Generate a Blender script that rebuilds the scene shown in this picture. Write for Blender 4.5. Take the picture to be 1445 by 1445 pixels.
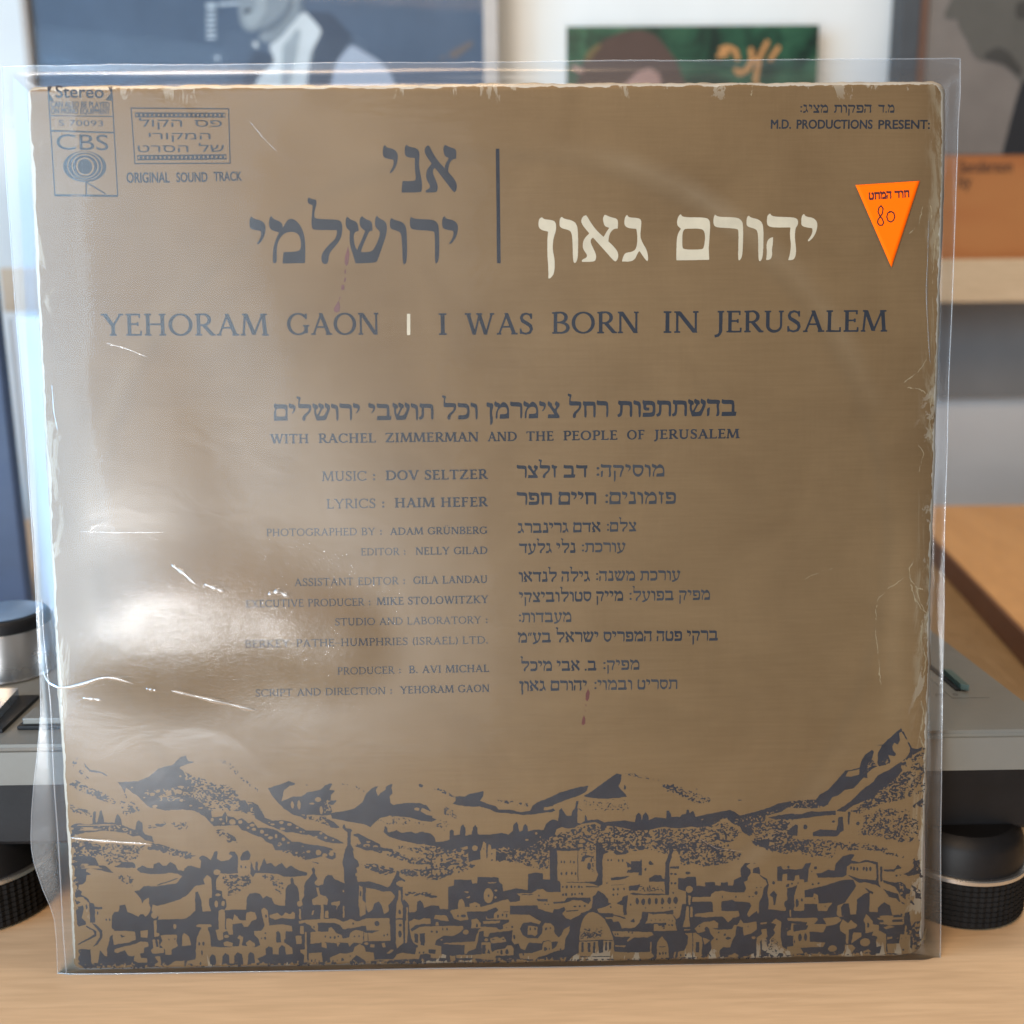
import bpy, bmesh, math
import numpy as np
from mathutils import Matrix, Vector

# ------------------------------------------------------------------ scene, camera, light
S = bpy.context.scene
for _o in list(bpy.data.objects):
    bpy.data.objects.remove(_o, do_unlink=True)
COL = S.collection
MM = 0.001

cam_data = bpy.data.cameras.new('camera')
cam = bpy.data.objects.new('camera', cam_data)
COL.objects.link(cam)
RW = [[0.99984045, -0.01522538, -0.00934164], [-0.01226945, -0.20528368, -0.9786256], [0.01298226, 0.97858408, -0.20543774]]
CAM = [1.5788, -336.9673, 243.4022]
m = Matrix.Identity(4)
for i in range(3):
    m[i][0], m[i][1], m[i][2], m[i][3] = RW[0][i], -RW[1][i], -RW[2][i], CAM[i] * MM
cam.matrix_world = m
cam_data.sensor_width = 36
cam_data.lens = 36.0
cam_data.clip_start = .01
cam_data.clip_end = 50
cam_data.dof.use_dof = True
cam_data.dof.focus_distance = .363
cam_data.dof.aperture_fstop = 8.5
S.camera = cam

S.view_settings.view_transform = 'Standard'
S.view_settings.look = 'None'
S.view_settings.exposure = 0.0
S.view_settings.gamma = 1.0
S.render.engine = 'CYCLES'
S.cycles.use_denoising = True
S.cycles.max_bounces = 10
S.cycles.transparent_max_bounces = 24
S.cycles.caustics_reflective = False
S.cycles.sample_clamp_indirect = 6

world = bpy.data.worlds.new('World')
S.world = world
world.use_nodes = True
world.node_tree.nodes['Background'].inputs[0].default_value = (.85, .76, .68, 1)
world.node_tree.nodes['Background'].inputs[1].default_value = .12


def area(name, loc, aim, sx, sy, power, col, spread=180):
    d = bpy.data.lights.new(name, 'AREA')
    d.shape = 'RECTANGLE'
    d.size, d.size_y, d.energy, d.color = sx, sy, power, col
    d.spread = math.radians(spread)
    o = bpy.data.objects.new(name, d)
    COL.objects.link(o)
    o.location = loc
    o.rotation_euler = (Vector(aim) - Vector(loc)).to_track_quat('-Z', 'Y').to_euler()
    return o


# the shop window behind the camera on the left, added fills beside it, warm ceiling lamps
area('window_light', (-1.42, -1.80, .36), (-.45, 0, .15), .90, 1.6, 41, (.55, .79, 1.0))
area('window_edge_fill', (-.72, -1.85, .36), (-.2, 0, .15), .50, 1.6, 10, (.74, .88, 1.0))  # added dim light that grades off the window's reflected edge
area('centre_veil_fill', (-.25, -1.90, .30), (0, 0, .15), .44, 1.5, 2.8, (.95, .93, .90))  # added light without a source of its own, lifts the veil at the centre
area('sunlit_pane_light', (-.73, -1.70, -.02), (-.10, 0, .13), .60, .22, 18, (1.0, .99, .97))
area('blue_flare_fill', (-1.15, -.45, .42), (-.25, .1, .15), .7, .8, 15, (.26, .58, 1.0))  # added blue fill standing in for lens flare over the left side
area('ceiling_light', (-.28, -.85, 1.22), (-.05, 0, .1), .7, .5, 13, (1.0, .69, .42))
area('shelf_light', (.35, .30, 2.3), (.25, .95, .45), .8, .5, 12, (1.0, .94, .85), 120)


# ------------------------------------------------------------------ helpers
def srgb(r, g, b):
    def f(c):
        c /= 255
        return c / 12.92 if c <= .04045 else ((c + .055) / 1.055) ** 2.4
    return (f(r), f(g), f(b), 1)


class Mat:
    def __init__(s, name, base=(.5, .5, .5, 1), rough=.5, metal=0.0, **kw):
        s.m = bpy.data.materials.new(name)
        s.m.use_nodes = True
        s.nt = s.m.node_tree
        s.b = s.nt.nodes['Principled BSDF']
        s.out = s.nt.nodes['Material Output']
        s.b.inputs['Base Color'].default_value = base
        s.b.inputs['Roughness'].default_value = rough
        s.b.inputs['Metallic'].default_value = metal
        for k, v in kw.items():
            s.b.inputs[k.replace('_', ' ')].default_value = v

    def n(s, t, **kw):
        nd = s.nt.nodes.new(t)
        for k, v in kw.items():
            if k in nd.inputs:
                nd.inputs[k].default_value = v
            else:
                setattr(nd, k, v)
        return nd

    def l(s, a, b):
        s.nt.links.new(a, b)

    def coord(s, sc=(1, 1, 1), loc=(0, 0, 0), rot=(0, 0, 0)):
        t = s.n('ShaderNodeTexCoord')
        mp = s.n('ShaderNodeMapping')
        mp.inputs['Scale'].default_value = sc
        mp.inputs['Location'].default_value = loc
        mp.inputs['Rotation'].default_value = rot
        s.l(t.outputs['Object'], mp.inputs['Vector'])
        return mp.outputs[0]

    def noise(s, scale, sc=(1, 1, 1), detail=3, rough=.55, dist=0.0, loc=(0, 0, 0)):
        nd = s.n('ShaderNodeTexNoise')
        nd.inputs['Scale'].default_value = scale
        nd.inputs['Detail'].default_value = detail
        nd.inputs['Roughness'].default_value = rough
        nd.inputs['Distortion'].default_value = dist
        s.l(s.coord(sc, loc), nd.inputs['Vector'])
        return nd.outputs['Fac']

    def ramp(s, fac, stops):
        r = s.n('ShaderNodeValToRGB')
        e = r.color_ramp.elements
        while len(e) < len(stops):
            e.new(.5)
        for k, (p, c) in enumerate(stops):
            e[k].position = p
            e[k].color = c if len(c) == 4 else (*c, 1)
        s.l(fac, r.inputs[0])
        return r.outputs[0]

    def mix(s, fac, a, b, mode='MIX'):
        x = s.n('ShaderNodeMix')
        x.data_type = 'RGBA'
        x.blend_type = mode
        for v, k in ((fac, 0), (a, 6), (b, 7)):
            if isinstance(v, (int, float)):
                x.inputs[k].default_value = v
            elif isinstance(v, tuple):
                x.inputs[k].default_value = v if len(v) == 4 else (*v, 1)
            else:
                s.l(v, x.inputs[k])
        return x.outputs[2]

    def math(s, op, a, b=0.0, c=None, clamp=False):
        x = s.n('ShaderNodeMath')
        x.operation = op
        x.use_clamp = clamp
        for k, v in enumerate((a, b) if c is None else (a, b, c)):
            if isinstance(v, (int, float)):
                x.inputs[k].default_value = v
            else:
                s.l(v, x.inputs[k])
        return x.outputs[0]

    def bump(s, h, strength=.2, dist=.001):
        b = s.n('ShaderNodeBump')
        b.inputs['Strength'].default_value = strength
        b.inputs['Distance'].default_value = dist
        s.l(h, b.inputs['Height'])
        s.l(b.outputs[0], s.b.inputs['Normal'])
        return b.outputs[0]

    def base(s, c):
        s.l(c, s.b.inputs['Base Color'])
        return s


def speckled(name, col, rough=.5, amt=.12, scale=60, metal=0.0, bump=0.0, **kw):
    """plain painted / printed / moulded surface: slight uneven tone and grain"""
    M = Mat(name, rough=rough, metal=metal, **kw)
    lo = tuple(c * (1 - amt) for c in col[:3])
    hi = tuple(min(1, c * (1 + amt)) for c in col[:3])
    M.base(M.ramp(M.noise(scale, detail=5), [(.3, lo), (.7, hi)]))
    r = M.ramp(M.noise(scale * .4, detail=4, loc=(3, 1, 2)), [(.3, (rough * .85,) * 3), (.7, (min(1, rough * 1.15),) * 3)])
    M.l(r, M.b.inputs['Roughness'])
    if bump:
        M.bump(M.noise(scale * 8, detail=3), bump, .0004)
    return M.m


def link(name, me, mat=None, parent=None):
    o = bpy.data.objects.new(name, me)
    COL.objects.link(o)
    if mat is not None:
        for x in (mat if isinstance(mat, (list, tuple)) else [mat]):
            me.materials.append(x)
    if parent is not None:
        o.parent = parent
    return o


def tag(o, label=None, cat=None, group=None, kind=None):
    for k, v in (('label', label), ('category', cat), ('group', group), ('kind', kind)):
        if v:
            o[k] = v
    return o


def empty(name, loc, label, cat, group=None):
    o = bpy.data.objects.new(name, None)
    o.empty_display_size = .02
    COL.objects.link(o)
    o.location = [c * MM for c in loc]
    bpy.context.view_layer.update()
    return tag(o, label, cat, group)


def pmesh(name, V, F, mat=None, parent=None, smooth=False):
    """mesh from world millimetre points; kept in place under its parent"""
    off = np.array(parent.matrix_world.translation) if parent is not None else np.zeros(3)
    p = parent
    if parent is not None and parent.type != 'EMPTY':
        off = np.zeros(3)
        q = parent
        while q is not None:
            off += np.array(q.location)
            q = q.parent
    me = bpy.data.meshes.new(name)
    V = np.asarray(V, float) * MM - off
    if isinstance(F, list) and len(F) and isinstance(F[0], np.ndarray) and F[0].ndim == 2:
        loops = np.concatenate([f.ravel() for f in F]).astype(np.int32)
        cnt = np.concatenate([np.full(len(f), f.shape[1], np.int32) for f in F])
        me.vertices.add(len(V))
        me.vertices.foreach_set('co', V.astype(np.float32).ravel())
        me.loops.add(len(loops))
        me.loops.foreach_set('vertex_index', loops)
        me.polygons.add(len(cnt))
        me.polygons.foreach_set('loop_start', np.concatenate([[0], np.cumsum(cnt)[:-1]]).astype(np.int32))
        me.update(calc_edges=True)
    else:
        me.from_pydata([tuple(v) for v in V], [], [tuple(map(int, f)) for f in F])
        me.update()
    if smooth:
        me.polygons.foreach_set('use_smooth', np.ones(len(me.polygons), bool))
    return link(name, me, mat, p)


def bm_obj(name, bm, mat, parent=None, smooth=None):
    """bmesh in world millimetres -> object"""
    off = Vector((0, 0, 0))
    q = parent
    while q is not None:
        off += q.location
        q = q.parent
    for v in bm.verts:
        v.co = v.co * MM - off
    me = bpy.data.meshes.new(name)
    bm.to_mesh(me)
    bm.free()
    if smooth:
        me.polygons.foreach_set('use_smooth', np.ones(len(me.polygons), bool))
        me.set_sharp_from_angle(angle=math.radians(smooth))
    return link(name, me, mat, parent)


def box(bm, x0, y0, z0, x1, y1, z1, bev=0.0, seg=2):
    r = bmesh.ops.create_cube(bm, size=1)['verts']
    for v in r:
        v.co = Vector(((x0 + x1) / 2 + v.co.x * (x1 - x0), (y0 + y1) / 2 + v.co.y * (y1 - y0), (z0 + z1) / 2 + v.co.z * (z1 - z0)))
    if bev:
        es = list({e for v in r for e in v.link_edges})
        bmesh.ops.bevel(bm, geom=es, offset=bev, segments=seg, profile=.5, affect='EDGES')
    return bm


def lathe(bm, cx, cy, prof, n=64, rib=None):
    """prof: (radius, z) list; rib=(from,to,amp) modulates the radius between profile rows"""
    rings = []
    for k, (r, z) in enumerate(prof):
        ring = []
        for i in range(n):
            a = 2 * math.pi * i / n
            rr = r
            if rib and rib[0] <= k <= rib[1] and (i % 2):
                rr -= rib[2]
            ring.append(bm.verts.new((cx + rr * math.cos(a), cy + rr * math.sin(a), z)))
        rings.append(ring)
    for a, b in zip(rings, rings[1:]):
        for i in range(n):
            bm.faces.new((a[i], a[(i + 1) % n], b[(i + 1) % n], b[i]))
    bm.faces.new(rings[-1])
    bm.faces.new(list(reversed(rings[0])))
    return bm


def prism(bm, pts, h0, h1, axis='z'):
    """extruded outline; axis z: pts are (x,y); axis y: pts are (x,z), h = y"""
    def P(p, h):
        return (p[0], p[1], h) if axis == 'z' else (p[0], h, p[1])
    a = [bm.verts.new(P(p, h0)) for p in pts]
    b = [bm.verts.new(P(p, h1)) for p in pts]
    n = len(pts)
    bm.faces.new(a)
    bm.faces.new(list(reversed(b)))
    for i in range(n):
        bm.faces.new((a[i], b[i], b[(i + 1) % n], a[(i + 1) % n]))
    bmesh.ops.recalc_face_normals(bm, faces=bm.faces)
    return bm


# ------------------------------------------------------------------ outlines of the printed artwork (mm on the card)
ART = """
D -1499,789 -1490,773 -1475,756 -1450,751 -1425,742 -1411,732 -1416,730 -1435,741 -1460,744 -1476,749 -1491,766
D -1382,715 -1373,707 -1303,710 -1264,725 -1228,755 -1176,769 -1146,798 -1125,803 -1127,793 -1118,780 -1107,780 -1107,775 -1144,764 -1151,757 -1139,747 -1133,731 -1135,721 -1131,711 -1110,714 -1115,598 -1145,601 -1209,598 -1237,605 -1266,612 -1287,631 -1305,654 -1324,666 -1336,678 -1348,685 -1353,665 -1367,695
LE -1254,660,10,6 -1195,663,11,7 -1161,669,16,8 -1126,660,18,8 -1150,635,6,5 -1283,647,5,3 -1246,614,10,6 -1326,686,5,3 -1269,675,2,3 -1149,726,5,3
SL 30,1.6 -1292,667 -1111,697 -1113,628 -1160,629 -1255,637
S 40,1.2 -1514,803 -1509,779 -1535,767 -1541,780
S 45,1.2 -1520,753 -1501,753 -1471,713 -1496,720
S 60,1.6 -1557,715 -1528,716 -1491,700 -1476,687 -1444,677 -1395,646 -1383,623 -1421,630 -1452,647 -1480,661 -1508,671 -1552,691
S 45,1.4 -1382,646 -1351,632 -1298,608 -1301,598 -1360,579 -1370,622
S 55,1.5 -1352,668 -1338,638 -1301,615 -1307,613 -1344,635 -1354,659
S 50,1.5 -1561,626 -1533,619 -1480,598 -1475,575 -1497,582 -1560,599
D -1559,540 -1543,551 -1527,554 -1505,549 -1476,551 -1470,598 -1462,599 -1463,554 -1456,561 -1448,597 -1440,605 -1436,581 -1433,557 -1396,555 -1388,580 -1382,588 -1371,570 -1368,546 -1343,534 -1321,527 -1316,555 -1308,563 -1295,553 -1295,522 -1286,508 -1261,501 -1256,478 -1287,488 -1309,505 -1331,502 -1356,516 -1388,520 -1436,527 -1471,521 -1503,519 -1539,509 -1562,500
SL 40,1.6 -1473,541 -1371,546 -1293,502 -1356,516 -1420,524
S 60,1.4 -1278,541 -1256,544 -1217,560 -1205,547 -1234,534 -1273,528
S 50,1.3 -1198,553 -1131,552 -1128,532 -1151,519 -1180,533
S 60,1.6 -1562,496 -1485,488 -1448,468 -1449,453 -1564,455
S 35,1.2 -1448,471 -1294,468 -1263,450 -1449,453
S 60,1.6 -1294,468 -1256,478 -1167,453 -1167,448 -1279,450
D -1566,422 -1550,418 -1529,391 -1506,387 -1510,370 -1489,360 -1508,357 -1512,334 -1526,320 -1539,321 -1543,304 -1530,294 -1534,280 -1551,267 -1560,281 -1561,328 -1552,371 -1561,375
D -1559,425 -1520,431 -1473,423 -1461,393 -1436,393 -1408,365 -1437,369 -1459,376 -1491,383 -1510,380 -1535,388 -1556,415
S 62,1.7 -1559,481 -1454,473 -1442,453 -1447,430 -1473,423 -1556,425
S 38,1.3 -1444,479 -1310,477 -1301,457 -1323,411 -1387,402 -1426,392 -1444,419
S 65,1.6 -1278,477 -1243,469 -1167,451 -1121,437 -1122,414 -1168,421 -1232,439 -1263,456
D -1407,389 -1387,395 -1374,407 -1336,404 -1327,394 -1327,382 -1388,385
D -1324,377 -1304,392 -1285,382 -1263,380 -1259,396 -1240,403 -1230,389 -1214,390 -1201,405 -1182,392 -1173,371 -1154,368 -1137,387 -1123,389 -1126,310 -1192,311 -1172,331 -1158,349 -1177,358 -1203,362 -1225,360 -1248,357 -1286,360 -1309,364
S 40,1.3 -1409,355 -1363,361 -1332,337 -1334,310 -1353,314 -1384,335
D -1253,317 -1175,343 -1175,339 -1250,314
D -1505,253 -1488,249 -1483,236 -1456,235 -1456,227 -1484,227 -1486,175 -1504,175
D -1501,174 -1482,168 -1460,144 -1462,117 -1482,90 -1502,80 -1489,94 -1471,120 -1470,137 -1486,158
D -1521,164 -1499,153 -1482,141 -1484,124 -1504,113 -1554,88 -1553,93 -1510,118 -1490,131 -1496,145 -1521,158
D -1556,234 -1530,240 -1526,226 -1535,193 -1520,179 -1520,169 -1553,158
D -1558,264 -1536,253 -1552,240
D -1550,281 -1528,280 -1506,266 -1500,253 -1507,253 -1528,273 -1551,274
DE -1530,231,4,10 -1515,235,3,10 -1475,212,3,8 -1444,186,3,5 -1431,187,3,5
D -1422,201 -1412,216 -1397,216 -1393,241 -1372,244 -1365,213 -1351,210 -1326,196 -1319,204 -1306,205 -1300,195 -1287,208 -1279,229 -1285,246 -1284,269 -1304,259 -1309,243 -1313,263 -1325,280 -1337,294 -1318,297 -1301,313 -1253,312 -1188,321 -1126,313 -1127,293 -1148,273 -1172,260 -1224,244 -1256,237 -1272,242 -1277,215 -1261,208 -1252,194 -1255,184 -1136,185 -1131,196 -1139,-13 -1426,-8 -1418,147 -1426,154
D -1554,73 -1509,72 -1507,19 -1483,19 -1474,66 -1448,69 -1432,123 -1424,130 -1408,89 -1413,-8 -1529,-6 -1557,17
L -1425,143 -1380,143 -1341,138 -1339,108 -1363,98 -1421,89
D -1397,129 -1381,122 -1358,118 -1378,120 -1391,117
L -1322,141 -1293,144 -1297,114 -1320,116
L -1383,82 -1343,91 -1324,101 -1295,97 -1294,80 -1309,77 -1313,56 -1335,53 -1352,44 -1371,47 -1380,68 -1410,57 -1421,62 -1419,74
L -1349,40 -1338,60 -1326,57 -1323,36 -1301,36 -1301,19 -1337,18 -1351,27
LE -1268,200,12,12 -1194,156,6,10
L -1270,181 -1260,181 -1262,134 -1251,130 -1252,120 -1271,118
L -1278,107 -1268,108 -1266,79 -1258,79 -1260,108 -1254,106 -1254,76 -1237,74 -1238,55 -1280,52 -1286,66 -1276,76
L -1248,123 -1219,126 -1187,124 -1191,98 -1185,81 -1209,68 -1211,48 -1234,48 -1234,69 -1252,86 -1243,103
DE -1218,106,2,4 -1196,109,2,4
L -1172,81 -1168,122 -1161,132 -1148,125 -1139,104 -1137,80
L -1274,42 -1252,42 -1250,14 -1266,3 -1278,8 -1262,21
L -1247,-1 -1217,10 -1197,24 -1175,23 -1137,26 -1139,-5
DE -1146,6,10,6
L -1503,68 -1490,73 -1481,56 -1480,36 -1499,19 -1508,23
L -1474,70 -1448,71 -1446,45 -1457,46
SL 35,1.3 -1454,15 -1347,16 -1341,-4 -1451,-2
D -1132,803 -1126,796 -1117,780 -1099,781 -1101,776 -1117,772 -1133,769
S 55,1.5 -1134,741 -1103,727 -1053,713 -1031,696 -983,692 -946,665 -934,632 -915,632 -868,614 -853,577 -867,554 -898,578 -949,592 -981,593 -1011,626 -1058,650 -1099,661 -1137,675
S 40,1.3 -1137,675 -1011,640 -993,593 -1044,594 -1138,642
D -1138,645 -1106,645 -1081,628 -1060,607 -1044,594 -1042,571 -1004,573 -993,593 -984,573 -962,569 -950,559 -933,566 -921,555 -912,545 -892,552 -877,528 -845,527 -807,517 -776,493 -754,473 -728,472 -682,458 -682,440 -816,442 -825,464 -847,474 -862,491 -894,502 -919,515 -935,521 -950,539 -989,538 -1037,536 -1049,551 -1068,574 -1102,595 -1140,600
LE -1041,561,6,7 -1010,562,6,4 -1001,545,6,4 -988,563,3,13 -968,551,12,11 -939,551,8,7 -896,538,10,6 -890,522,8,6 -912,529,6,4 -862,513,7,8 -846,501,8,4 -832,489,9,6 -811,495,5,8 -785,483,7,8 -767,469,6,4 -799,463,9,8 -774,453,6,4 -719,455,8,3 -1116,615,6,3 -1082,606,10,3
D -893,625 -874,614 -862,591 -850,567 -822,554 -790,556 -758,549 -729,532 -698,515 -680,506 -681,500 -717,500 -749,509 -775,510 -822,530 -860,548 -885,565
D -935,625 -915,628 -906,605 -888,591 -917,588 -942,596
LE -822,540,8,4 -790,547,9,6 -761,539,8,6 -733,526,6,4 -720,510,5,4 -787,523,10,5 -708,510,4,3 -835,547,4,3 -897,595,4,6
S 60,1.4 -1031,524 -1002,523 -965,500 -946,473 -985,470 -1000,497 -1022,497
S 28,1.0 -1021,793 -974,781 -912,711 -835,650 -844,644 -932,704 -981,765 -1021,783
D -834,676 -792,689 -759,702 -737,695 -737,688 -757,683 -776,669 -784,639 -787,626 -761,636 -745,644 -713,643 -694,658 -676,662 -678,575 -725,575 -703,562 -747,576 -779,599 -800,623 -819,646
LE -748,612,6,14 -724,612,6,18
S 50,1.3 -747,582 -678,575 -679,555 -709,558
S 35,1.0 -734,695 -689,691 -690,684 -734,688
S 65,1.8 -824,469 -682,460 -683,403 -720,407 -809,445
S 70,1.5 -1147,441 -1105,427 -1109,417 -1148,414
D -1149,378 -1123,387 -1091,377 -1087,407 -1096,417 -1083,427 -1064,418 -1052,408 -1037,441 -1026,442 -1029,412 -1013,402 -987,408 -972,421 -986,430 -980,438 -964,438 -953,421 -956,356 -996,355 -1018,357 -1030,342 -1035,332 -1040,298 -1053,285 -1054,339 -1067,353 -1083,333 -1078,316 -1113,310 -1134,287 -1153,274
LE -1031,362,13,11
D -944,417 -935,434 -915,444 -906,427 -910,407 -942,404
D -907,403 -900,383 -895,366 -892,366 -888,400 -881,400 -881,366 -876,366 -865,399 -857,413 -848,389 -833,394 -818,380 -793,395 -779,371 -761,383 -734,365 -702,356 -704,345 -755,339 -787,341 -812,352 -860,356 -893,356 -900,340 -909,353
DE -942,381,3,6 -927,379,3,5
S 55,1.5 -1015,352 -912,350 -907,323 -927,296 -973,274 -999,267 -992,291 -1013,325
S 40,1.4 -877,356 -828,348 -787,321 -795,270 -815,274 -830,315 -861,336
D -1052,312 -1036,305 -1037,295 -1017,291 -1015,264 -1003,257 -1002,230 -1010,217 -930,217 -926,263 -915,278 -895,282 -876,275 -867,258 -854,268 -835,261 -826,237 -813,232 -787,230 -783,294 -775,307 -763,314 -765,331 -758,339 -753,327 -752,314 -740,303 -734,280 -735,253 -722,235 -726,219 -689,218 -696,-22 -1165,-13 -1157,184 -1137,196 -1117,216 -1114,286 -1104,289 -1093,252 -1090,212 -1059,213 -1066,238 -1064,262 -1054,265
D -725,252 -715,266 -715,303 -707,323 -685,346 -689,215 -723,215
LE -733,237,11,12 -1039,241,7,13 -1014,242,6,11 -1031,275,10,5
L -736,217 -729,217 -730,176 -737,178
L -1032,214 -1017,220 -1009,217 -1008,183 -1012,143 -997,139 -1020,129 -1018,105 -1031,99 -1039,102 -1046,140 -1034,143
L -1004,183 -986,184 -980,176 -976,199 -963,192 -957,179 -934,175 -930,205 -914,210 -898,205 -892,184 -896,178 -909,175 -926,151 -939,150 -948,165 -982,162 -982,120 -998,122 -1007,149
LE -1006,115,10,6
L -1116,158 -1109,163 -1061,162 -1058,154 -1074,150 -1066,120 -1064,76 -1019,73 -961,77 -956,101 -968,108 -959,120 -945,111 -951,80 -902,71 -883,79 -888,103 -904,120 -905,134 -878,135 -864,153 -872,194 -875,215 -865,223 -852,214 -850,190 -848,155 -802,159 -764,152 -764,131 -787,132 -793,88 -766,67 -764,43 -790,42 -792,71 -805,79 -815,68 -817,42 -837,44 -839,71 -854,75 -864,65 -864,41 -897,28 -888,14 -905,8 -907,45 -919,54 -929,42 -932,8 -947,4 -952,46 -968,53 -980,40 -982,9 -999,11 -1001,44 -1013,51 -1024,37 -1028,3 -1048,2 -1049,41 -1062,47 -1071,35 -1070,1 -1158,2 -1154,23 -1124,29 -1119,87 -1115,114 -1097,151 -1115,153
DE -1107,88,4,8 -1092,88,4,8 -1099,52,3,11 -1106,12,3,6 -1145,6,11,7 -858,191,3,7 -864,106,4,6 -862,125,4,3 -877,106,2,3
D -824,88 -823,126 -816,134 -808,125 -806,88
D -794,101 -778,94 -763,77 -763,67 -795,88
L -1018,92 -1005,97 -983,88 -987,74 -1016,78
L -936,90 -921,100 -902,86 -902,73 -931,77
D -1017,77 -987,75 -987,73 -1016,75
L -846,194 -817,203 -801,190 -785,204 -772,196 -759,206 -751,199 -753,178 -802,183 -824,176 -844,184
L -740,171 -690,176 -690,160 -718,163 -737,160
L -734,151 -722,151 -721,120 -735,121
L -752,114 -731,115 -730,83 -750,82
L -716,127 -708,120 -711,79 -720,79
L -737,59 -711,62 -711,8 -726,8 -722,39 -736,49
L -705,45 -694,48 -695,11 -706,11
L -1159,130 -1144,118 -1138,84 -1161,81
D -702,648 -676,661 -644,667 -627,685 -605,691 -602,686 -612,666 -589,663 -606,650 -610,627 -587,626 -597,613 -610,610 -604,587 -611,573 -640,571 -672,574 -704,575
LE -654,631,11,10 -644,591,6,16 -677,616,10,4
SL 40,1.2 -632,620 -606,646 -608,587 -633,580
D -611,580 -559,586 -524,595 -494,618 -478,651 -458,670 -435,680 -445,664 -436,640 -426,653 -407,663 -406,676 -394,683 -381,686 -387,669 -381,653 -394,640 -392,616 -382,606 -340,614 -286,613 -260,601 -243,581 -277,594 -283,581 -261,568 -240,564 -241,541 -278,545 -326,559 -396,567 -432,557 -451,541 -468,524 -480,533 -544,546 -576,553 -605,560
LE -296,590,10,6
S 50,1.0 -582,692 -525,688 -477,657 -484,654 -534,683 -582,689
D -420,504 -413,529 -405,520 -404,503 -372,511 -352,501 -320,505 -304,497 -278,506 -242,487 -242,457 -299,458 -353,472 -398,487
S 50,1.5 -704,575 -624,567 -593,527 -625,534 -673,551 -704,565
D -628,560 -599,547 -577,523 -612,524
D -706,515 -651,514 -626,497 -588,480 -563,463 -579,463 -627,470 -659,484 -706,508
LE -648,504,6,5 -630,487,6,5 -665,491,6,3 -604,477,4,3
D -567,533 -561,539 -555,523 -539,519 -532,512 -539,506 -540,462 -528,437 -563,438 -553,456 -550,506 -568,523
D -533,496 -513,502 -475,481 -434,460 -431,447 -386,440 -386,435 -483,436 -527,455 -502,462 -514,485
LE -482,455,13,6 -450,451,10,5 -476,468,8,4
S 22,1.1 -451,551 -383,566 -319,555 -241,527 -320,532 -416,534
D -289,681 -281,686 -269,676 -275,671 -285,671
D -708,458 -659,459 -611,447 -602,438 -708,440
S 30,1.1 -386,453 -242,451 -243,432 -354,434
D -707,467 -675,460 -628,439 -596,428 -596,411 -609,403 -644,416 -690,406 -709,403
LE -659,431,10,11 -636,421,10,7 -612,425,9,9 -695,435,8,5
D -557,444 -547,464 -534,444 -529,410 -516,397 -510,383 -520,363 -517,350 -521,330 -518,316 -476,319 -441,308 -409,294 -399,301 -378,344 -375,357 -364,354 -366,337 -343,320 -354,293 -355,242 -348,246 -332,225 -333,198 -313,198 -304,204 -301,238 -290,245 -280,231 -277,214 -246,224 -251,-30 -722,-21 -712,313 -692,339 -682,353 -686,369 -678,376 -672,366 -675,352 -665,332 -676,319 -647,308 -637,338 -627,345 -611,343 -606,331 -576,317 -567,310 -567,357 -572,398 -564,428
S 60,1.6 -527,464 -434,446 -386,438 -329,410 -243,402 -244,375 -323,383 -387,408 -451,432
S 70,1.8 -510,387 -458,386 -388,368 -378,351 -420,341 -485,366
S 65,1.6 -362,364 -244,362 -245,325 -307,333 -359,337
S 60,1.5 -347,278 -245,271 -246,257 -345,262
S 30,1.0 -337,447 -242,446 -243,415 -306,417
D -690,398 -658,391 -660,386 -684,395
LE -360,308,18,12 -517,368,6,5 -519,345,7,7
L -489,295 -454,288 -428,279 -396,279 -383,260 -390,246 -407,226 -407,203 -424,191 -433,227 -442,241 -459,234 -466,211 -482,199 -488,208 -492,255
L -514,303 -501,299 -502,248 -491,235 -492,194 -513,181 -517,228
DE -509,272,3,11
L -670,299 -661,298 -658,271 -636,264 -628,251 -633,230 -646,234 -646,177 -659,177 -656,231 -685,231 -688,252 -665,265
L -689,208 -679,211 -686,191 -691,194
L -641,207 -629,210 -628,180 -643,182
L -617,240 -585,245 -585,233 -595,223 -600,203 -598,226 -617,232
L -575,226 -570,226 -570,182 -577,179
LE -572,282,3,5 -662,315,14,10
L -716,174 -603,179 -574,165 -548,175 -522,166 -489,177 -437,176 -405,176 -403,125 -403,89 -504,89 -508,79 -537,83 -543,80 -595,87 -605,81 -644,88 -660,85 -699,82 -696,127 -675,130 -716,164
D -669,162 -609,162 -587,152 -578,136 -535,141 -506,149 -493,147 -490,130 -442,129 -471,119 -497,123 -529,134 -549,124 -556,104 -579,101 -582,114 -601,121 -620,146 -629,142 -633,127 -669,129
D -716,161 -694,152 -690,133 -698,127 -704,48 -708,8 -713,8 -708,127 -717,130
L -717,127 -711,127 -713,11 -721,11
DE -539,158,3,5 -683,147,3,5 -643,109,3,5 -624,105,3,5 -608,105,4,6 -595,108,3,4 -535,107,3,4 -518,108,3,4 -427,110,3,5 -414,113,3,5 -451,156,10,10
D -503,123 -500,123 -501,91 -504,91
D -487,123 -485,123 -485,90 -488,90
L -657,88 -641,85 -638,63 -658,68
L -605,87 -589,84 -599,67
L -563,87 -543,80 -554,68
L -370,283 -362,283 -361,246 -355,225 -356,171 -356,79 -381,59 -384,77 -382,168 -380,206 -377,239 -371,246
DE -367,199,5,10 -366,149,6,6 -368,114,6,14
D -380,175 -356,175 -356,169 -381,170
L -342,218 -336,218 -337,171 -342,79 -350,79 -348,164 -343,171
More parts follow.
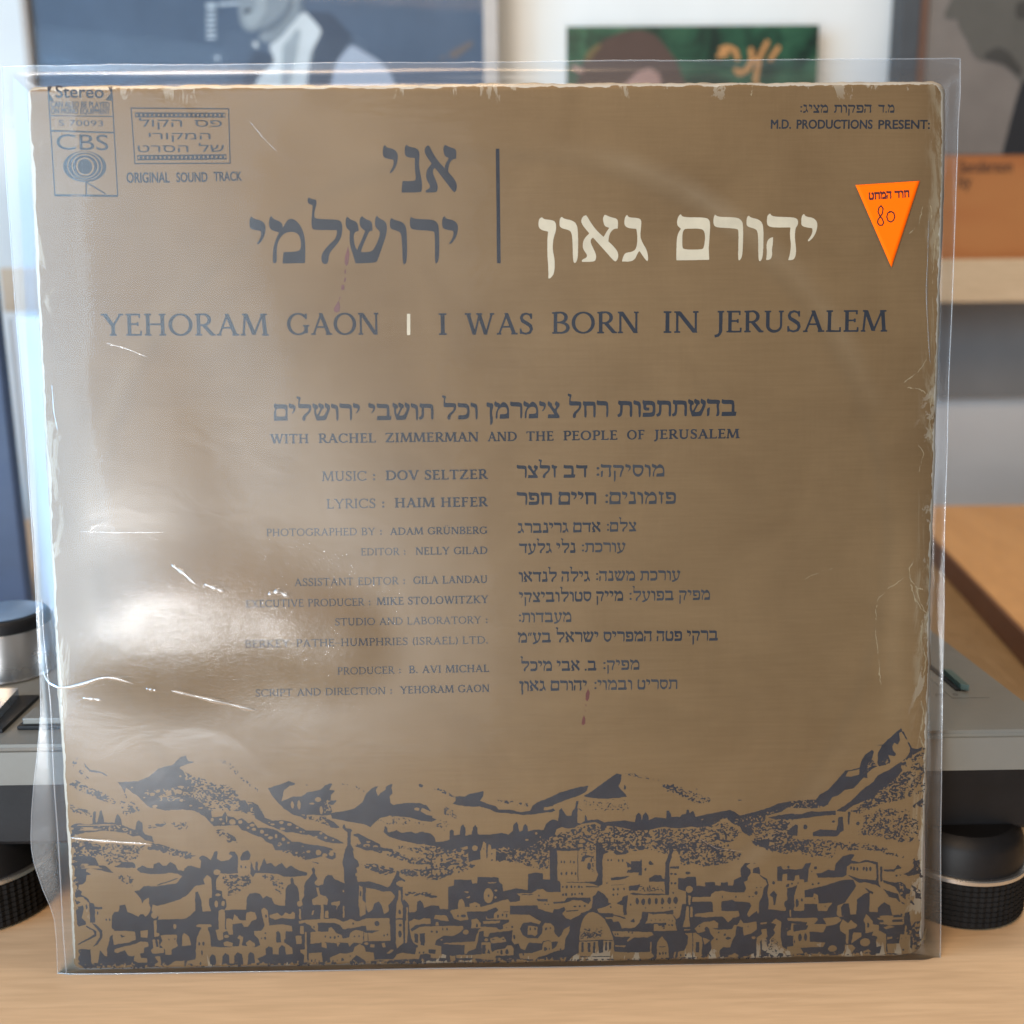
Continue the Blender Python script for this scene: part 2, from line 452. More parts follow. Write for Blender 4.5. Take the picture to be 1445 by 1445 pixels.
L -334,161 -314,172 -295,167 -278,175 -252,173 -249,156 -295,150 -311,147 -328,133 -325,123 -295,140 -248,146 -249,57 -264,54 -268,37 -294,34 -301,17 -395,15 -382,36 -359,42 -330,38 -313,34 -310,58 -300,68 -319,79 -328,103 -331,123
D -315,116 -302,113 -301,78 -314,82
D -295,116 -276,117 -277,69 -293,71
DE -297,41,3,4 -282,42,3,4
L -478,78 -462,75 -463,64 -479,65
L -436,81 -425,82 -422,64 -433,64
LE -493,79,8,6
L -628,27 -590,43 -564,42 -541,49 -537,66 -517,79 -498,65 -495,48 -466,44 -464,13 -496,10 -519,28 -532,35 -558,8 -627,9
DE -617,13,3,4 -602,14,3,5 -582,17,5,8 -553,32,3,3
L -705,45 -658,48 -656,10 -706,9
DE -695,16,3,6 -682,16,3,6 -669,14,2,5
L -464,17 -395,17 -395,14 -464,13
L -421,40 -401,56 -391,53 -408,39
S 65,1.0 -232,672 -206,665 -155,637 -162,631 -200,648 -232,663
D -155,636 -120,635 -104,643 -52,654 -54,634 -66,618 -40,607 -8,597 2,583 40,583 82,572 118,578 126,598 153,614 200,626 200,593 169,590 166,579 200,578 200,572 121,563 88,562 40,569 -8,573 -34,587 -66,596 -121,597 -165,608 -154,619
S 50,0.9 -1,623 111,606 110,593 57,601 -1,613
D -265,608 -256,597 -243,579 -253,584 -265,591
D -266,569 -224,549 -247,541 -266,544
S 50,1.2 -201,603 -169,586 -137,552 -144,549 -198,567
S 25,1.0 -215,550 -170,536 -196,503 -231,524
D -267,501 -248,497 -232,480 -229,464 -203,467 -179,473 -178,506 -170,511 -162,504 -163,489 -142,492 -138,519 -128,532 -120,515 -121,487 -98,492 -93,518 -83,528 -77,515 -75,491 -29,490 13,495 36,489 52,502 56,526 66,537 73,525 76,499 89,502 91,522 99,528 107,518 109,498 133,506 165,504 172,520 191,540 200,543 199,483 152,464 113,444 55,435 22,443 -26,433 -29,450 -45,457 -55,464 -65,429 -113,430 -113,448 -172,433 -220,447 -268,454
S 38,1.4 -268,453 -113,442 -113,430 -268,433
S 55,1.4 55,439 199,480 199,425 -10,428
LE 138,491,4,5 152,477,3,3 104,468,6,4
S 48,1.7 -268,449 -113,437 -114,390 -75,379 -108,356 -173,340 -238,315 -271,318
D -113,457 -68,456 -67,396 -91,393 -111,386
LE -87,440,10,11
D -45,456 -37,455 -43,399 -46,399
DE -55,436,2,3 -25,417,3,3 -25,393,3,3
S 55,1.3 -10,455 184,452 184,351 151,355 70,380 -11,388
D -10,422 22,418 28,391 -10,391
D -272,271 -252,264 -226,257 -230,252 -252,252 -272,258
D -273,210 -256,214 -256,222 -222,221 -219,208 -188,207 -187,293 -166,298 -164,320 -101,319 -98,304 -80,305 -78,329 -2,327 0,310 13,298 14,273 40,279 63,284 105,275 107,337 132,343 161,340 162,316 187,314 186,435 199,435 195,-39 -277,-30
LE -40,257,18,29 -12,277,6,4 -14,250,4,4
DE -39,257,3,6
L -132,274 -109,273 -116,267
L -124,250 -106,258 -110,246
L -44,308 -8,310 -12,306 -41,304
L -153,208 -149,242 -139,247 -129,238 -126,215 -110,214 -110,228 -90,233 -71,224 -71,215 -32,223 1,236 33,242 40,230 75,236 77,252 66,265 118,264 141,279 160,279 176,268 198,266 197,185 176,192 143,205 140,217 39,218 39,184 107,182 153,155 146,143 117,154 87,150 74,129 84,105 103,91 142,91 156,111 159,138 169,152 189,144 197,134 196,79 159,80 155,70 110,74 100,64 93,44 77,51 70,72 54,68 44,86 48,123 32,120 -37,114 -43,98 -60,101 -58,122 -76,119 -83,78 -90,54 -116,44 -123,34 -131,34 -130,68 -205,73 -210,77 -93,81 -86,105 -76,127 -66,132 -105,133 -103,167 -82,170 -69,152 -72,139 -10,134 -7,128 12,127 12,144 35,154 36,164 -49,166 -52,189 -32,199 -65,197 -120,198 -114,167 -144,161 -166,171 -182,199 -175,205
D -52,189 -45,200 -13,213 -3,202 -20,189 -20,169 -46,169
D 3,195 36,195 36,193 20,192
DE 52,199,6,13 70,199,6,13 90,199,6,13 108,200,6,13 126,202,5,13 -5,177,3,8 26,180,3,8 11,182,3,6 -153,181,3,5 -84,216,3,3 -133,181,10,6
D -98,194 -65,193 -65,190 -91,189 -62,183 -65,178 -98,182
D 130,205 150,203 197,182 197,134 159,158 120,183
D 137,242 179,241 178,231 144,233
D 82,260 124,261 124,258 82,257
DE 147,255,3,4 168,221,3,3 181,221,3,3
L 104,139 140,135 139,104 129,98 116,105 103,105
DE 113,127,3,6 131,127,3,6 170,126,4,6 188,129,3,4 -84,143,4,8 54,96,4,10 47,135,4,4 25,134,2,3
L -273,173 -254,173 -254,152 -274,151
L -237,186 -195,184 -186,161 -215,165 -241,173
L -235,159 -225,159 -223,145 -236,145
L -274,143 -225,143 -134,142 -134,130 -151,113 -177,103 -206,106 -236,87 -239,70 -217,65 -216,36 -198,30 -200,19 -257,20 -256,33 -276,37
D -263,54 -238,53 -238,36 -263,37
DE -250,122,4,5 -232,121,4,6 -209,131,3,5 -193,131,3,5
LE -125,118,12,9 -215,89,4,3
L -162,30 -67,30 -67,78 -47,77 -34,77 -33,50 -28,39 -11,49 18,52 28,66 44,64 51,48 50,26 -15,25 -19,8 -67,13 -97,17 -162,18
D -65,67 -52,67 -53,33 -66,33
D -48,36 -41,53 -36,33
DE 6,39,5,10 26,40,6,11 -8,39,3,4
L -37,91 -14,100 2,93 15,100 25,79 -31,73
DE -24,88,6,2 13,88,5,2
LE -50,87,8,6
L -62,159 3,161 0,151 -59,149
L 70,31 93,34 116,33 155,46 162,77 188,76 191,45 196,32 148,19 116,9 73,13
DE 167,49,4,8 183,51,3,6 86,29,3,6
L -185,28 -165,28 -166,8 -185,8
SL 40,1.2 -67,16 50,14 50,4 -68,6
D 174,619 223,643 287,662 331,668 326,658 323,648 297,632 248,616 206,600 174,590
D 329,638 374,670 413,699 432,711 452,709 449,682 439,666 449,652 465,635 471,625 432,621 400,618 352,621 329,624 310,630
D 461,672 468,662 465,652 458,652
S 45,0.9 452,715 497,711 594,686 594,680 513,696 452,709
S 60,1.2 587,673 641,669 641,646 610,653
S 18,0.9 303,618 465,616 497,568 335,571
D 174,577 203,585 209,576 174,570
D 174,527 190,540 206,543 219,536 222,576 232,586 243,566 251,556 266,556 271,575 282,585 285,612 294,612 290,585 288,528 303,527 316,535 316,561 324,551 325,538 364,541 387,530 419,533 458,536 500,528 503,555 513,565 523,555 524,531 529,554 539,566 549,551 550,534 575,547 614,540 615,563 623,571 631,559 633,543 641,541 641,509 594,507 546,497 497,498 465,505 432,513 380,517 355,531 303,525 280,512 257,509 232,513 212,506 205,480 186,477 173,490
D 293,585 306,577 305,573 292,582
S 48,1.4 173,477 280,512 355,527 465,505 641,502 641,432 497,419 173,425
D 356,454 380,453 380,421 356,422
D 380,455 458,454 458,449 380,449
D 546,501 554,501 550,481
D 584,500 591,500 591,470 586,470
D 601,500 606,500 604,470 600,470
D 186,435 296,433 296,423 186,425
S 40,1.2 383,448 641,444 620,404 529,426 481,420 383,432
S 35,1.2 296,430 354,422 354,348 344,314 335,382 302,406
D 186,435 212,434 215,411 214,312 225,306 227,267 171,270 172,314 188,314
D 218,434 231,430 251,433 270,429 296,433 296,426 221,425
D 289,423 291,423 291,309 288,309
DE 229,382,3,6 240,382,3,6 263,383,3,6 276,381,3,6 229,337,3,6 247,338,4,7 267,338,4,6 281,337,4,6 331,364,7,14
D 302,383 305,399 315,406 344,402 344,399 318,396 312,381
D 356,449 380,448 383,428 406,418 383,408 380,381 380,314 380,294 367,287 351,294 315,301 315,305 354,304 364,334 357,348 356,398
D 421,414 429,427 442,417 452,414 465,427 479,416 464,407 432,406
DE 401,386,3,4 413,386,3,4 440,384,3,6 455,385,3,6 539,348,4,6 396,298,3,3
D 409,318 432,321 484,324 455,312 412,308
D 466,380 484,369 486,381 520,380 521,392 525,380 526,326 513,327 513,338 484,337 469,336 474,349
LE 479,353,6,6
D 549,373 555,382 570,368 554,363
D 551,314 572,326 595,325 601,312 609,311 612,374 627,414 640,434 641,424 627,370 626,249 611,249 609,300 551,302
D 476,285 513,291 520,294 510,268 477,268
D 412,291 464,294 464,292 412,289
DE 234,286,3,5 249,286,4,6 266,287,4,6 279,286,3,4 294,286,4,5 304,285,3,4 235,257,4,5 246,257,4,6 268,258,4,6 279,258,3,5 294,260,3,4 305,258,5,6 421,274,4,5 437,275,3,6 460,275,3,4 420,253,4,4 436,255,3,4
D 247,306 315,303 315,300 246,303
D 318,288 367,286 367,283 318,284
S 40,1.0 517,288 608,286 608,262 517,264
D 363,270 373,265 389,253 401,236 402,224 414,218 399,212 380,205 360,199 366,185 334,189 327,193 340,206 344,226 344,247 357,257
D 196,229 240,232 249,245 334,244 337,233 327,220 301,234 269,235 243,225 200,222
D 432,221 451,231 455,245 474,251 471,224 468,197 471,177 458,173 455,211 438,216
D 479,255 497,261 530,254 562,256 609,254 610,249 497,251
DE 508,227,6,13 530,225,8,13 553,226,6,13 578,226,6,13 601,225,6,13 627,226,6,13 484,215,4,4 411,207,3,4 420,205,3,4 279,211,6,4 296,212,4,4 314,212,4,4 539,201,3,3 601,200,3,4
D 246,196 291,197 291,193 246,192
D 171,192 197,188 200,202 220,202 239,211 243,198 233,184 242,171 262,160 268,163 295,183 327,193 366,185 415,188 419,178 461,167 477,146 497,163 500,193 497,159 504,135 523,159 526,186 556,185 595,185 642,191 643,-47 169,-38
L 233,181 246,191 295,188 301,180 268,163 246,165
L 546,155 549,182 566,175 595,178 642,177 643,143 536,141
DE 559,153,2,3 575,154,2,3 592,153,2,3 607,153,2,3 628,153,2,3
L 291,30 293,78 296,112 301,146 314,173 327,186 344,189 366,179 386,161 405,127 417,92 422,68 422,34 474,30 556,30 572,14 556,4 258,8 274,23
D 301,72 310,72 310,33 302,33
D 324,70 335,70 335,34 325,34
D 346,73 353,73 353,29 343,29
D 363,75 382,76 382,32 366,30
D 389,71 396,71 397,38 389,40
D 402,72 412,72 412,45 404,41
D 291,78 382,81 417,79 417,75 382,77 292,74
S 60,0.9 298,112 379,114 379,86 297,86
S 35,0.9 307,125 379,134 379,114 301,112
D 297,18 412,17 412,14 297,14
L 415,113 464,112 562,107 569,96 546,87 497,88 474,71 469,74 484,90 425,92
DE 427,101,3,4 436,101,3,4 476,107,3,3 490,106,3,3
L 425,58 468,57 461,51 428,53
L 569,137 585,137 589,130 643,139 643,110 569,112
S 40,0.8 589,137 643,138 643,119 589,120
L 581,7 581,66 589,79 600,91 612,75 626,61 625,6
DE 592,23,3,6 604,24,3,6 615,24,3,6 602,50,14,2
L 556,69 561,69 561,28 556,28
L 171,148 190,148 200,134 203,110 216,93 229,103 236,123 259,136 258,119 242,85 238,45 215,42 170,25 170,83
D 190,76 216,76 209,59 193,45
D 170,82 190,80 190,78 170,79
DE 172,128,3,5 188,129,3,4 183,49,2,6 173,49,2,6 224,47,3,4
L 363,192 386,200 399,195 422,211 451,211 451,177 419,183 373,184
L 389,168 419,167 422,174 464,160 494,146 523,172 526,176 517,145 497,125 451,124 441,150 419,150 415,161 392,161
S 45,1.1 615,670 640,669 696,645 777,614 773,597 728,595 679,615 615,640
S 40,0.9 699,660 738,649 828,613 828,605 809,617 712,651
DE 884,605,8,2
D 615,570 625,570 631,546 664,546 673,555 686,555 689,572 696,572 699,558 709,568 715,565 722,545 777,557 848,568 864,562 884,547 923,555 988,574 1026,590 1068,597 1072,582 1037,559 982,544 975,524 933,518 930,477 921,468 894,485 885,505 862,515 829,536 797,520 777,510 729,504 706,508 664,502 615,506
SL 22,1.0 712,538 939,544 1036,576 940,494 810,520
S 45,1.3 615,500 729,504 829,526 894,481 843,429 778,415 615,417
S 48,1.4 933,518 988,527 1084,542 1086,409 990,411 924,444
D 985,537 1027,546 1084,552 1084,529 1037,529 1004,533
D 927,444 960,450 973,457 996,453 990,419 973,423 960,437 944,434
DE 1073,478,14,10
S 55,1.2 635,444 778,442 892,406 892,382 811,360 746,355 668,363 658,410
S 45,1.2 927,439 1085,436 1086,393 1013,401
D 625,434 648,437 635,424 635,394 625,360 626,249 616,249 616,377 625,404
D 629,358 661,358 661,349 629,350
DE 634,330,6,4 648,329,6,4 635,294,4,5 648,294,4,5 640,257,3,4 626,228,7,13 650,228,8,14 695,332,9,6 629,199,3,3 649,201,3,3
D 658,314 681,312 691,318 723,318 727,284 758,280 758,295 794,296 795,283 815,281 818,294 841,294 843,282 861,282 865,302 890,315 889,345 905,367 941,366 959,348 961,320 988,303 993,279 988,249 995,222 992,188 1058,180 1061,220 1073,247 1088,267 1093,-56 617,-47 616,188 642,187 636,177 652,156 665,166 675,214 688,213 688,261 658,272
L 910,355 925,367 948,361 955,351 935,345 934,328 958,324 961,314 981,300 988,283 975,269 969,236 959,215 957,168 950,182 921,158 914,169 930,202 923,216 871,220 858,227 819,221 819,184 884,183 888,162 862,156 845,139 826,163 763,161 718,165 724,175 789,181 786,219 711,220 711,240 779,239 782,249 794,259 822,262 854,255 903,254 910,271 900,294 916,301 916,311 927,328 924,341
D 819,216 845,216 858,197 894,189 887,203 910,206 920,209 904,179 894,159 884,183 845,183 825,191
DE 948,272,3,3 964,272,3,3 947,251,6,8 921,238,3,3 935,238,3,3 823,238,2,6 872,237,3,5 942,334,6,5 955,337,4,6
D 711,210 786,212 788,185 753,192 714,182
D 711,222 783,222 783,217 711,217
LE 700,269,13,13
L 696,247 706,244 704,210 698,210
L 690,203 698,205 700,155 705,125 675,125 685,156
L 704,203 712,203 713,162 703,162
L 616,174 636,174 649,153 652,119 656,112 616,111
DE 626,153,2,3 638,150,2,3 626,133,4,3 637,133,4,4
L 682,117 705,116 705,113 682,111
L 734,131 757,144 777,144 793,149 809,136 806,119 780,117 816,112 859,113 865,129 878,128 891,152 901,135 950,141 951,110 928,93 902,87 900,121 875,125 872,91 859,64 853,43 827,44 814,34 814,6 784,7 774,21 784,38 780,65 793,82 780,96 774,117 761,107 734,100 721,118
DE 765,115,7,10 810,102,3,4 833,92,5,5 846,78,10,5 803,75,3,4 739,126,3,3 919,122,2,3
L 682,101 724,102 748,83 751,59 745,6 712,7 659,8 659,30 682,33 695,60 695,91
D 726,66 739,66 738,25 725,27
D 712,155 715,155 716,6 713,7
DE 670,16,3,6 689,16,3,6
L 751,83 780,72 758,55
L 616,72 623,51 625,6 617,7
L 643,10 646,27 653,30 648,9
L 964,137 990,138 987,131 964,130
L 951,79 971,93 967,110 987,113 990,78 991,34 985,27 971,31 971,72 964,62 968,7 952,7 950,48
L 1003,136 1022,151 1042,136 1040,78 1047,43 1087,12 1077,5 1037,19 1024,4 988,22 997,65 1020,95 1013,109 1023,129
S 35,1.0 977,82 1030,81 1031,13 988,31
LE 1075,111,13,19 940,79,8,6
L 1065,149 1073,186 1079,186 1078,155 1090,152 1090,142 1068,144
L 860,16 869,22 886,12 883,5 853,6
L 922,8 935,18 945,6
L 1067,36 1091,63 1091,29 1077,25
D 997,242 1011,259 1024,245 1018,204 1012,204 1010,232
DE 1011,289,6,7 1062,276,6,6 1079,283,3,4 1077,247,11,19 1061,207,10,14
D 1024,296 1025,350 1039,353 1046,339 1087,339 1087,296 1063,297 1061,322 1045,322 1043,295
DE 1065,348,4,5
D 1163,603 1178,622 1208,637 1237,672 1271,710 1282,710 1271,687 1290,686 1320,694 1322,717 1327,744 1341,767 1367,785 1373,778 1368,755 1376,735 1388,724 1365,712 1350,697 1351,678 1336,682 1321,663 1302,643 1268,636 1246,617 1223,610 1209,587 1171,579
SL 30,1.1 1332,693 1365,716 1388,724 1372,759 1350,740 1321,655
D 1282,710 1320,718 1320,713 1282,706
D 1403,802 1445,842 1471,865 1477,857 1499,818 1513,789 1505,791 1491,822 1473,851 1464,846 1469,819 1461,803 1448,811 1441,796 1443,781 1455,769 1451,759 1425,765 1436,742 1429,731 1395,723 1387,735 1388,774
SL 25,1.0 1391,739 1432,754 1433,727 1395,720
D 1382,800 1403,805 1403,801
D 1240,559 1270,578 1299,601 1337,639 1374,666 1388,689 1433,711 1474,738 1493,753 1504,772 1507,791 1534,785 1571,796 1571,786 1541,775 1515,760 1505,729 1475,699 1464,684 1427,653 1397,634 1379,607 1338,592 1300,577 1270,554 1255,555
S 60,1.2 1508,753 1572,782 1568,620 1546,616 1474,594 1391,576 1323,542 1285,554 1338,588 1397,634 1464,684 1505,714
LE 1505,733,11,19 1490,710,11,11
D 1520,570 1546,589 1569,612 1570,565 1528,562
S 78,1.0 1057,597 1114,602 1167,603 1223,610 1209,583 1182,571 1133,568 1057,574
D 1058,546 1115,549 1148,560 1171,556 1236,559 1236,543 1183,540 1153,537 1096,530 1058,531
D 1248,535 1263,535 1268,484 1256,476 1241,461 1154,463 1154,478 1180,489 1241,485
D 1281,554 1291,554 1288,505 1282,505
D 1059,484 1081,503 1089,511 1098,508 1097,465 1059,472
DE 1126,500,8,10 1229,518,6,5 1320,509,7,7
S 45,1.2 1339,538 1399,564 1490,562 1544,534 1554,432 1470,434 1382,459 1306,468 1339,502
S 48,1.2 1059,456 1230,449 1383,427 1433,411 1433,403 1060,410
S 50,1.2 1059,437 1155,416 1239,398 1224,379 1155,384 1060,413
S 62,1.2 1230,434 1402,411 1495,382 1491,374 1383,400 1307,425
D 1061,342 1095,338 1118,341 1129,361 1150,364 1141,341 1138,290 1124,288 1124,298 1107,300 1105,316 1091,316 1088,300 1061,299
DE 1065,281,4,4 1080,285,3,4 1101,286,3,4 1157,280,4,4 1178,283,4,4 1152,330,3,3 1165,343,6,6
D 1168,321 1190,324 1213,336 1236,331 1241,359 1266,386 1296,393 1311,391 1296,370 1327,361 1350,371 1396,360 1401,293 1402,277 1410,261 1390,273 1352,284 1329,282 1306,297 1282,315 1267,305 1176,305
L 1282,346 1297,358 1320,356 1354,363 1388,352 1393,301 1390,291 1328,298 1282,315
DE 1297,340,4,7 1308,338,4,8 1320,336,4,7 1345,337,4,8 1355,335,4,9 1369,335,5,9
D 1404,344 1413,344 1415,285 1407,285
D 1416,332 1458,332 1472,349 1488,335 1465,331 1458,322 1420,324
DE 1467,307,4,4 1481,307,4,4
D 1492,313 1511,319 1526,330 1526,362 1539,375 1556,361 1557,342 1574,333 1570,254 1563,255 1554,310 1535,306 1512,303
D 1416,291 1459,280 1482,284 1501,271 1505,259 1529,247 1524,271 1559,247 1564,211 1537,219 1506,232 1539,195 1538,191 1503,212 1479,236 1475,244 1463,264 1421,281
D 1413,261 1429,253 1475,236 1483,212 1505,192 1484,200 1468,220 1441,225 1425,249
D 1127,258 1176,269 1207,277 1267,295 1306,295 1318,271 1277,208 1250,197 1247,161 1259,153 1293,160 1320,162 1322,219 1345,239 1368,246 1369,171 1400,168 1400,186 1422,207 1446,193 1454,157 1477,157 1519,166 1528,108 1539,124 1558,141 1570,127 1574,59 1561,15 1527,0 1065,7 1062,267 1081,271 1100,279 1092,251 1085,227 1074,200 1086,180 1126,179 1126,205 1127,238
D 1262,188 1271,204 1292,204 1298,160 1266,157
D 1346,266 1368,254 1383,244 1379,238 1364,246
L 1086,184 1104,259 1125,254 1126,179
L 1127,231 1158,230 1161,246 1177,238 1179,206 1231,209 1216,189 1212,177 1178,178 1173,204 1127,207
DE 1099,209,6,17 1118,221,4,6 1164,226,2,3 1204,195,2,3
L 1063,152 1174,152 1178,142 1163,127 1209,126 1197,150 1255,153 1266,141 1248,125 1209,118 1198,94 1148,99 1149,59 1207,54 1199,38 1115,36 1127,15 1065,9 1065,41 1088,44 1087,84 1064,85 1064,100 1079,108 1079,132 1133,123 1140,135 1067,142
DE 1112,76,7,15 1133,77,6,15 1093,62,2,7
D 1087,128 1144,123 1137,107 1087,100
L 1072,184 1078,184 1079,156 1073,156
L 1259,117 1270,145 1290,128 1301,140 1324,120 1317,108 1294,104 1294,88 1293,48 1284,48 1283,84 1263,97
L 1310,92 1340,91 1341,75 1314,56 1303,48
L 1347,139 1358,163 1382,135 1382,123 1405,118 1406,98 1433,82 1435,4 1411,6 1418,38 1399,34 1395,54 1402,74 1379,79 1386,95 1356,87 1355,123
DE 1365,119,4,11
LE 1355,53,19,16 1234,31,17,13
L 1280,45 1307,44 1320,32 1304,8 1273,9 1280,25
L 1437,46 1482,45 1487,81 1525,76 1526,28 1546,12 1516,2 1442,9
DE 1493,65,2,3 1508,66,2,3 1500,20,5,4
L 1437,72 1458,73 1456,65 1437,62
L 1350,19 1369,25 1380,15 1350,13
L 1421,108 1447,117 1467,109 1432,102
L 1154,13 1180,12 1181,8 1154,9
"""

HEB = """
א 80 +0,96 3,104 10,107 14,102 20,90 33,71 54,51 74,30 80,17 78,5 73,0 67,5 50,26 29,51 6,79 0,90;+47,92 46,100 50,108 55,106 63,102 76,99 79,92 78,76 71,76 63,69 59,58 58,47 48,57 54,69 60,78 50,81;+18,66 25,56 20,51 20,43 27,28 32,15 31,5 27,0 1,0 1,5 12,10 12,17 3,30 3,45 8,56
נ 52 +9,94 11,106 16,108 20,103 37,101 46,94 46,77 44,64 48,41 52,22 51,5 48,0 0,0 3,26 31,26 37,30 34,51 34,69 35,78 16,79 10,85
י 38 +0,89 1,103 6,108 10,101 26,99 36,91 38,79 34,62 26,49 18,43 16,46 23,55 27,66 26,74 7,77 1,81
ר 69 +0,89 1,102 4,107 9,101 53,100 64,94 69,83 69,21 66,4 61,-1 58,2 59,68 55,74 11,76 2,80
ו 40 +0,87 1,100 5,104 10,99 29,95 38,85 40,64 40,17 37,0 32,-3 29,2 28,55 25,70 18,74 6,77 1,81
ש 97 +0,89 1,102 5,107 11,100 22,97 29,91 31,74 22,72 18,62 21,38 31,25 60,26 69,38 77,55 82,72 71,81 69,89 70,102 74,109 80,102 92,97 97,89 97,72 92,55 84,34 75,9 70,1 22,0 16,21 9,43 9,64 11,74 3,79;+33,91 34,103 40,108 46,101 60,97 63,89 63,74 56,74 50,62 41,43 33,21 25,30 37,53 46,74 36,81
ל 81 +0,138 1,149 4,150 10,146 20,145 22,136 16,119 15,106 20,101 71,100 79,94 81,81 78,60 67,43 52,28 47,17 47,9 44,0 37,-2 31,2 29,13 33,26 48,43 63,55 68,68 67,76 14,76 9,81 8,94 10,115 12,132 6,134
מ 85 +0,88 2,103 7,109 11,101 24,97 32,91 33,80 40,94 50,103 63,99 75,86 83,65 85,39 83,1 30,0 33,26 65,27 74,33 75,48 71,65 60,72 43,72 29,63 20,48 17,31 17,3 11,0 7,2 8,26 11,43 18,60 24,71 7,75 2,82
ה 72 +0,92 1,104 7,109 12,101 63,100 72,94 72,82 66,75 65,50 69,26 68,9 63,0 51,0 55,14 57,36 54,55 54,70 55,76 10,76 1,82;+15,54 15,38 13,26 14,11 10,1 0,0 2,19 0,33 2,45 7,51
ם 77 +0,88 3,102 9,108 13,100 66,100 75,94 77,83 76,56 74,29 76,1 0,0 0,46 3,63 10,74 3,79;-16,71 21,74 56,74 64,68 66,51 63,29 58,25 16,25 13,33 13,61
ג 57 +5,89 6,101 11,108 14,101 36,100 42,94 41,79 39,58 44,43 54,26 57,7 55,0 50,5 38,24 35,22 26,0 0,0 5,20 22,22 31,29 34,53 31,75 12,77 6,83
ן 38 +0,89 2,100 8,103 12,98 32,96 38,89 38,72 32,55 30,29 35,5 34,-26 25,-38 21,-38 21,-10 19,14 19,53 21,70 8,73 1,79
ב 84 +2,88 5,105 12,98 60,98 72,90 73,24 84,24 80,0 2,0 5,24 58,24 60,70 54,74 12,74 3,80
ד 80 +0,88 4,105 12,97 80,97 78,74 70,74 70,5 62,0 57,5 57,74 10,74 2,80
ז 42 +6,86 4,100 14,105 20,97 42,92 40,78 30,74 32,6 26,0 20,6 19,74 8,76
ח 78 +2,88 6,103 12,98 68,98 78,90 78,8 72,0 64,4 66,74 22,74 24,8 18,0 10,4 12,74 4,78
ט 75 +4,92 12,104 22,98 20,84 16,66 17,32 26,24 52,24 62,34 62,64 54,74 46,72 42,82 48,96 62,98 75,84 75,20 64,0 14,0 4,20
כ 70 +2,88 6,104 12,98 50,98 68,84 70,50 68,16 52,0 4,0 6,24 44,24 56,36 58,50 56,66 46,74 12,74 3,80
ע 78 +2,92 10,104 18,97 30,92 30,76 24,66 32,34 38,18 50,22 60,50 62,70 50,78 48,92 56,104 64,97 78,92 78,74 72,66 66,34 50,4 24,-12 4,-16 0,-2 22,8 26,14 14,50 14,70 4,78
פ 74 +2,88 6,104 12,98 56,98 72,86 74,50 72,14 62,0 4,0 6,24 52,24 60,32 60,66 52,74 24,74 22,62 26,56 40,56 40,40 20,38 8,48 8,74
צ 72 +4,0 6,22 44,22 14,72 4,80 4,96 10,105 18,97 28,90 28,76 44,54 52,64 54,74 46,80 46,94 54,104 60,97 72,92 72,74 62,62 52,44 66,20 72,10 70,0
ק 76 +2,88 6,104 12,98 60,98 76,86 74,66 62,36 56,0 46,2 50,36 62,66 58,74 12,74 3,80;+8,54 20,50 20,-28 12,-40 8,-34
ת 80 +2,88 6,104 12,98 68,98 80,86 80,6 74,0 66,4 68,66 62,74 26,74 26,30 20,6 2,0 -2,14 10,22 14,34 14,74 4,78
ס 76 +2,90 8,104 14,98 60,98 76,86 76,50 66,16 46,0 32,0 12,18 4,50 6,74;-18,74 56,74 64,66 64,50 56,30 42,22 34,22 22,32 16,52
: 23 +1,20 6,30 18,30 23,20 18,10 6,10;+1,72 6,82 18,82 23,72 18,62 6,62
. 23 +1,9 9,19 18,19 23,9 17,0 7,0
״ 38 +8,100 20,100 10,66 2,66;+26,100 38,100 28,66 20,66
"""

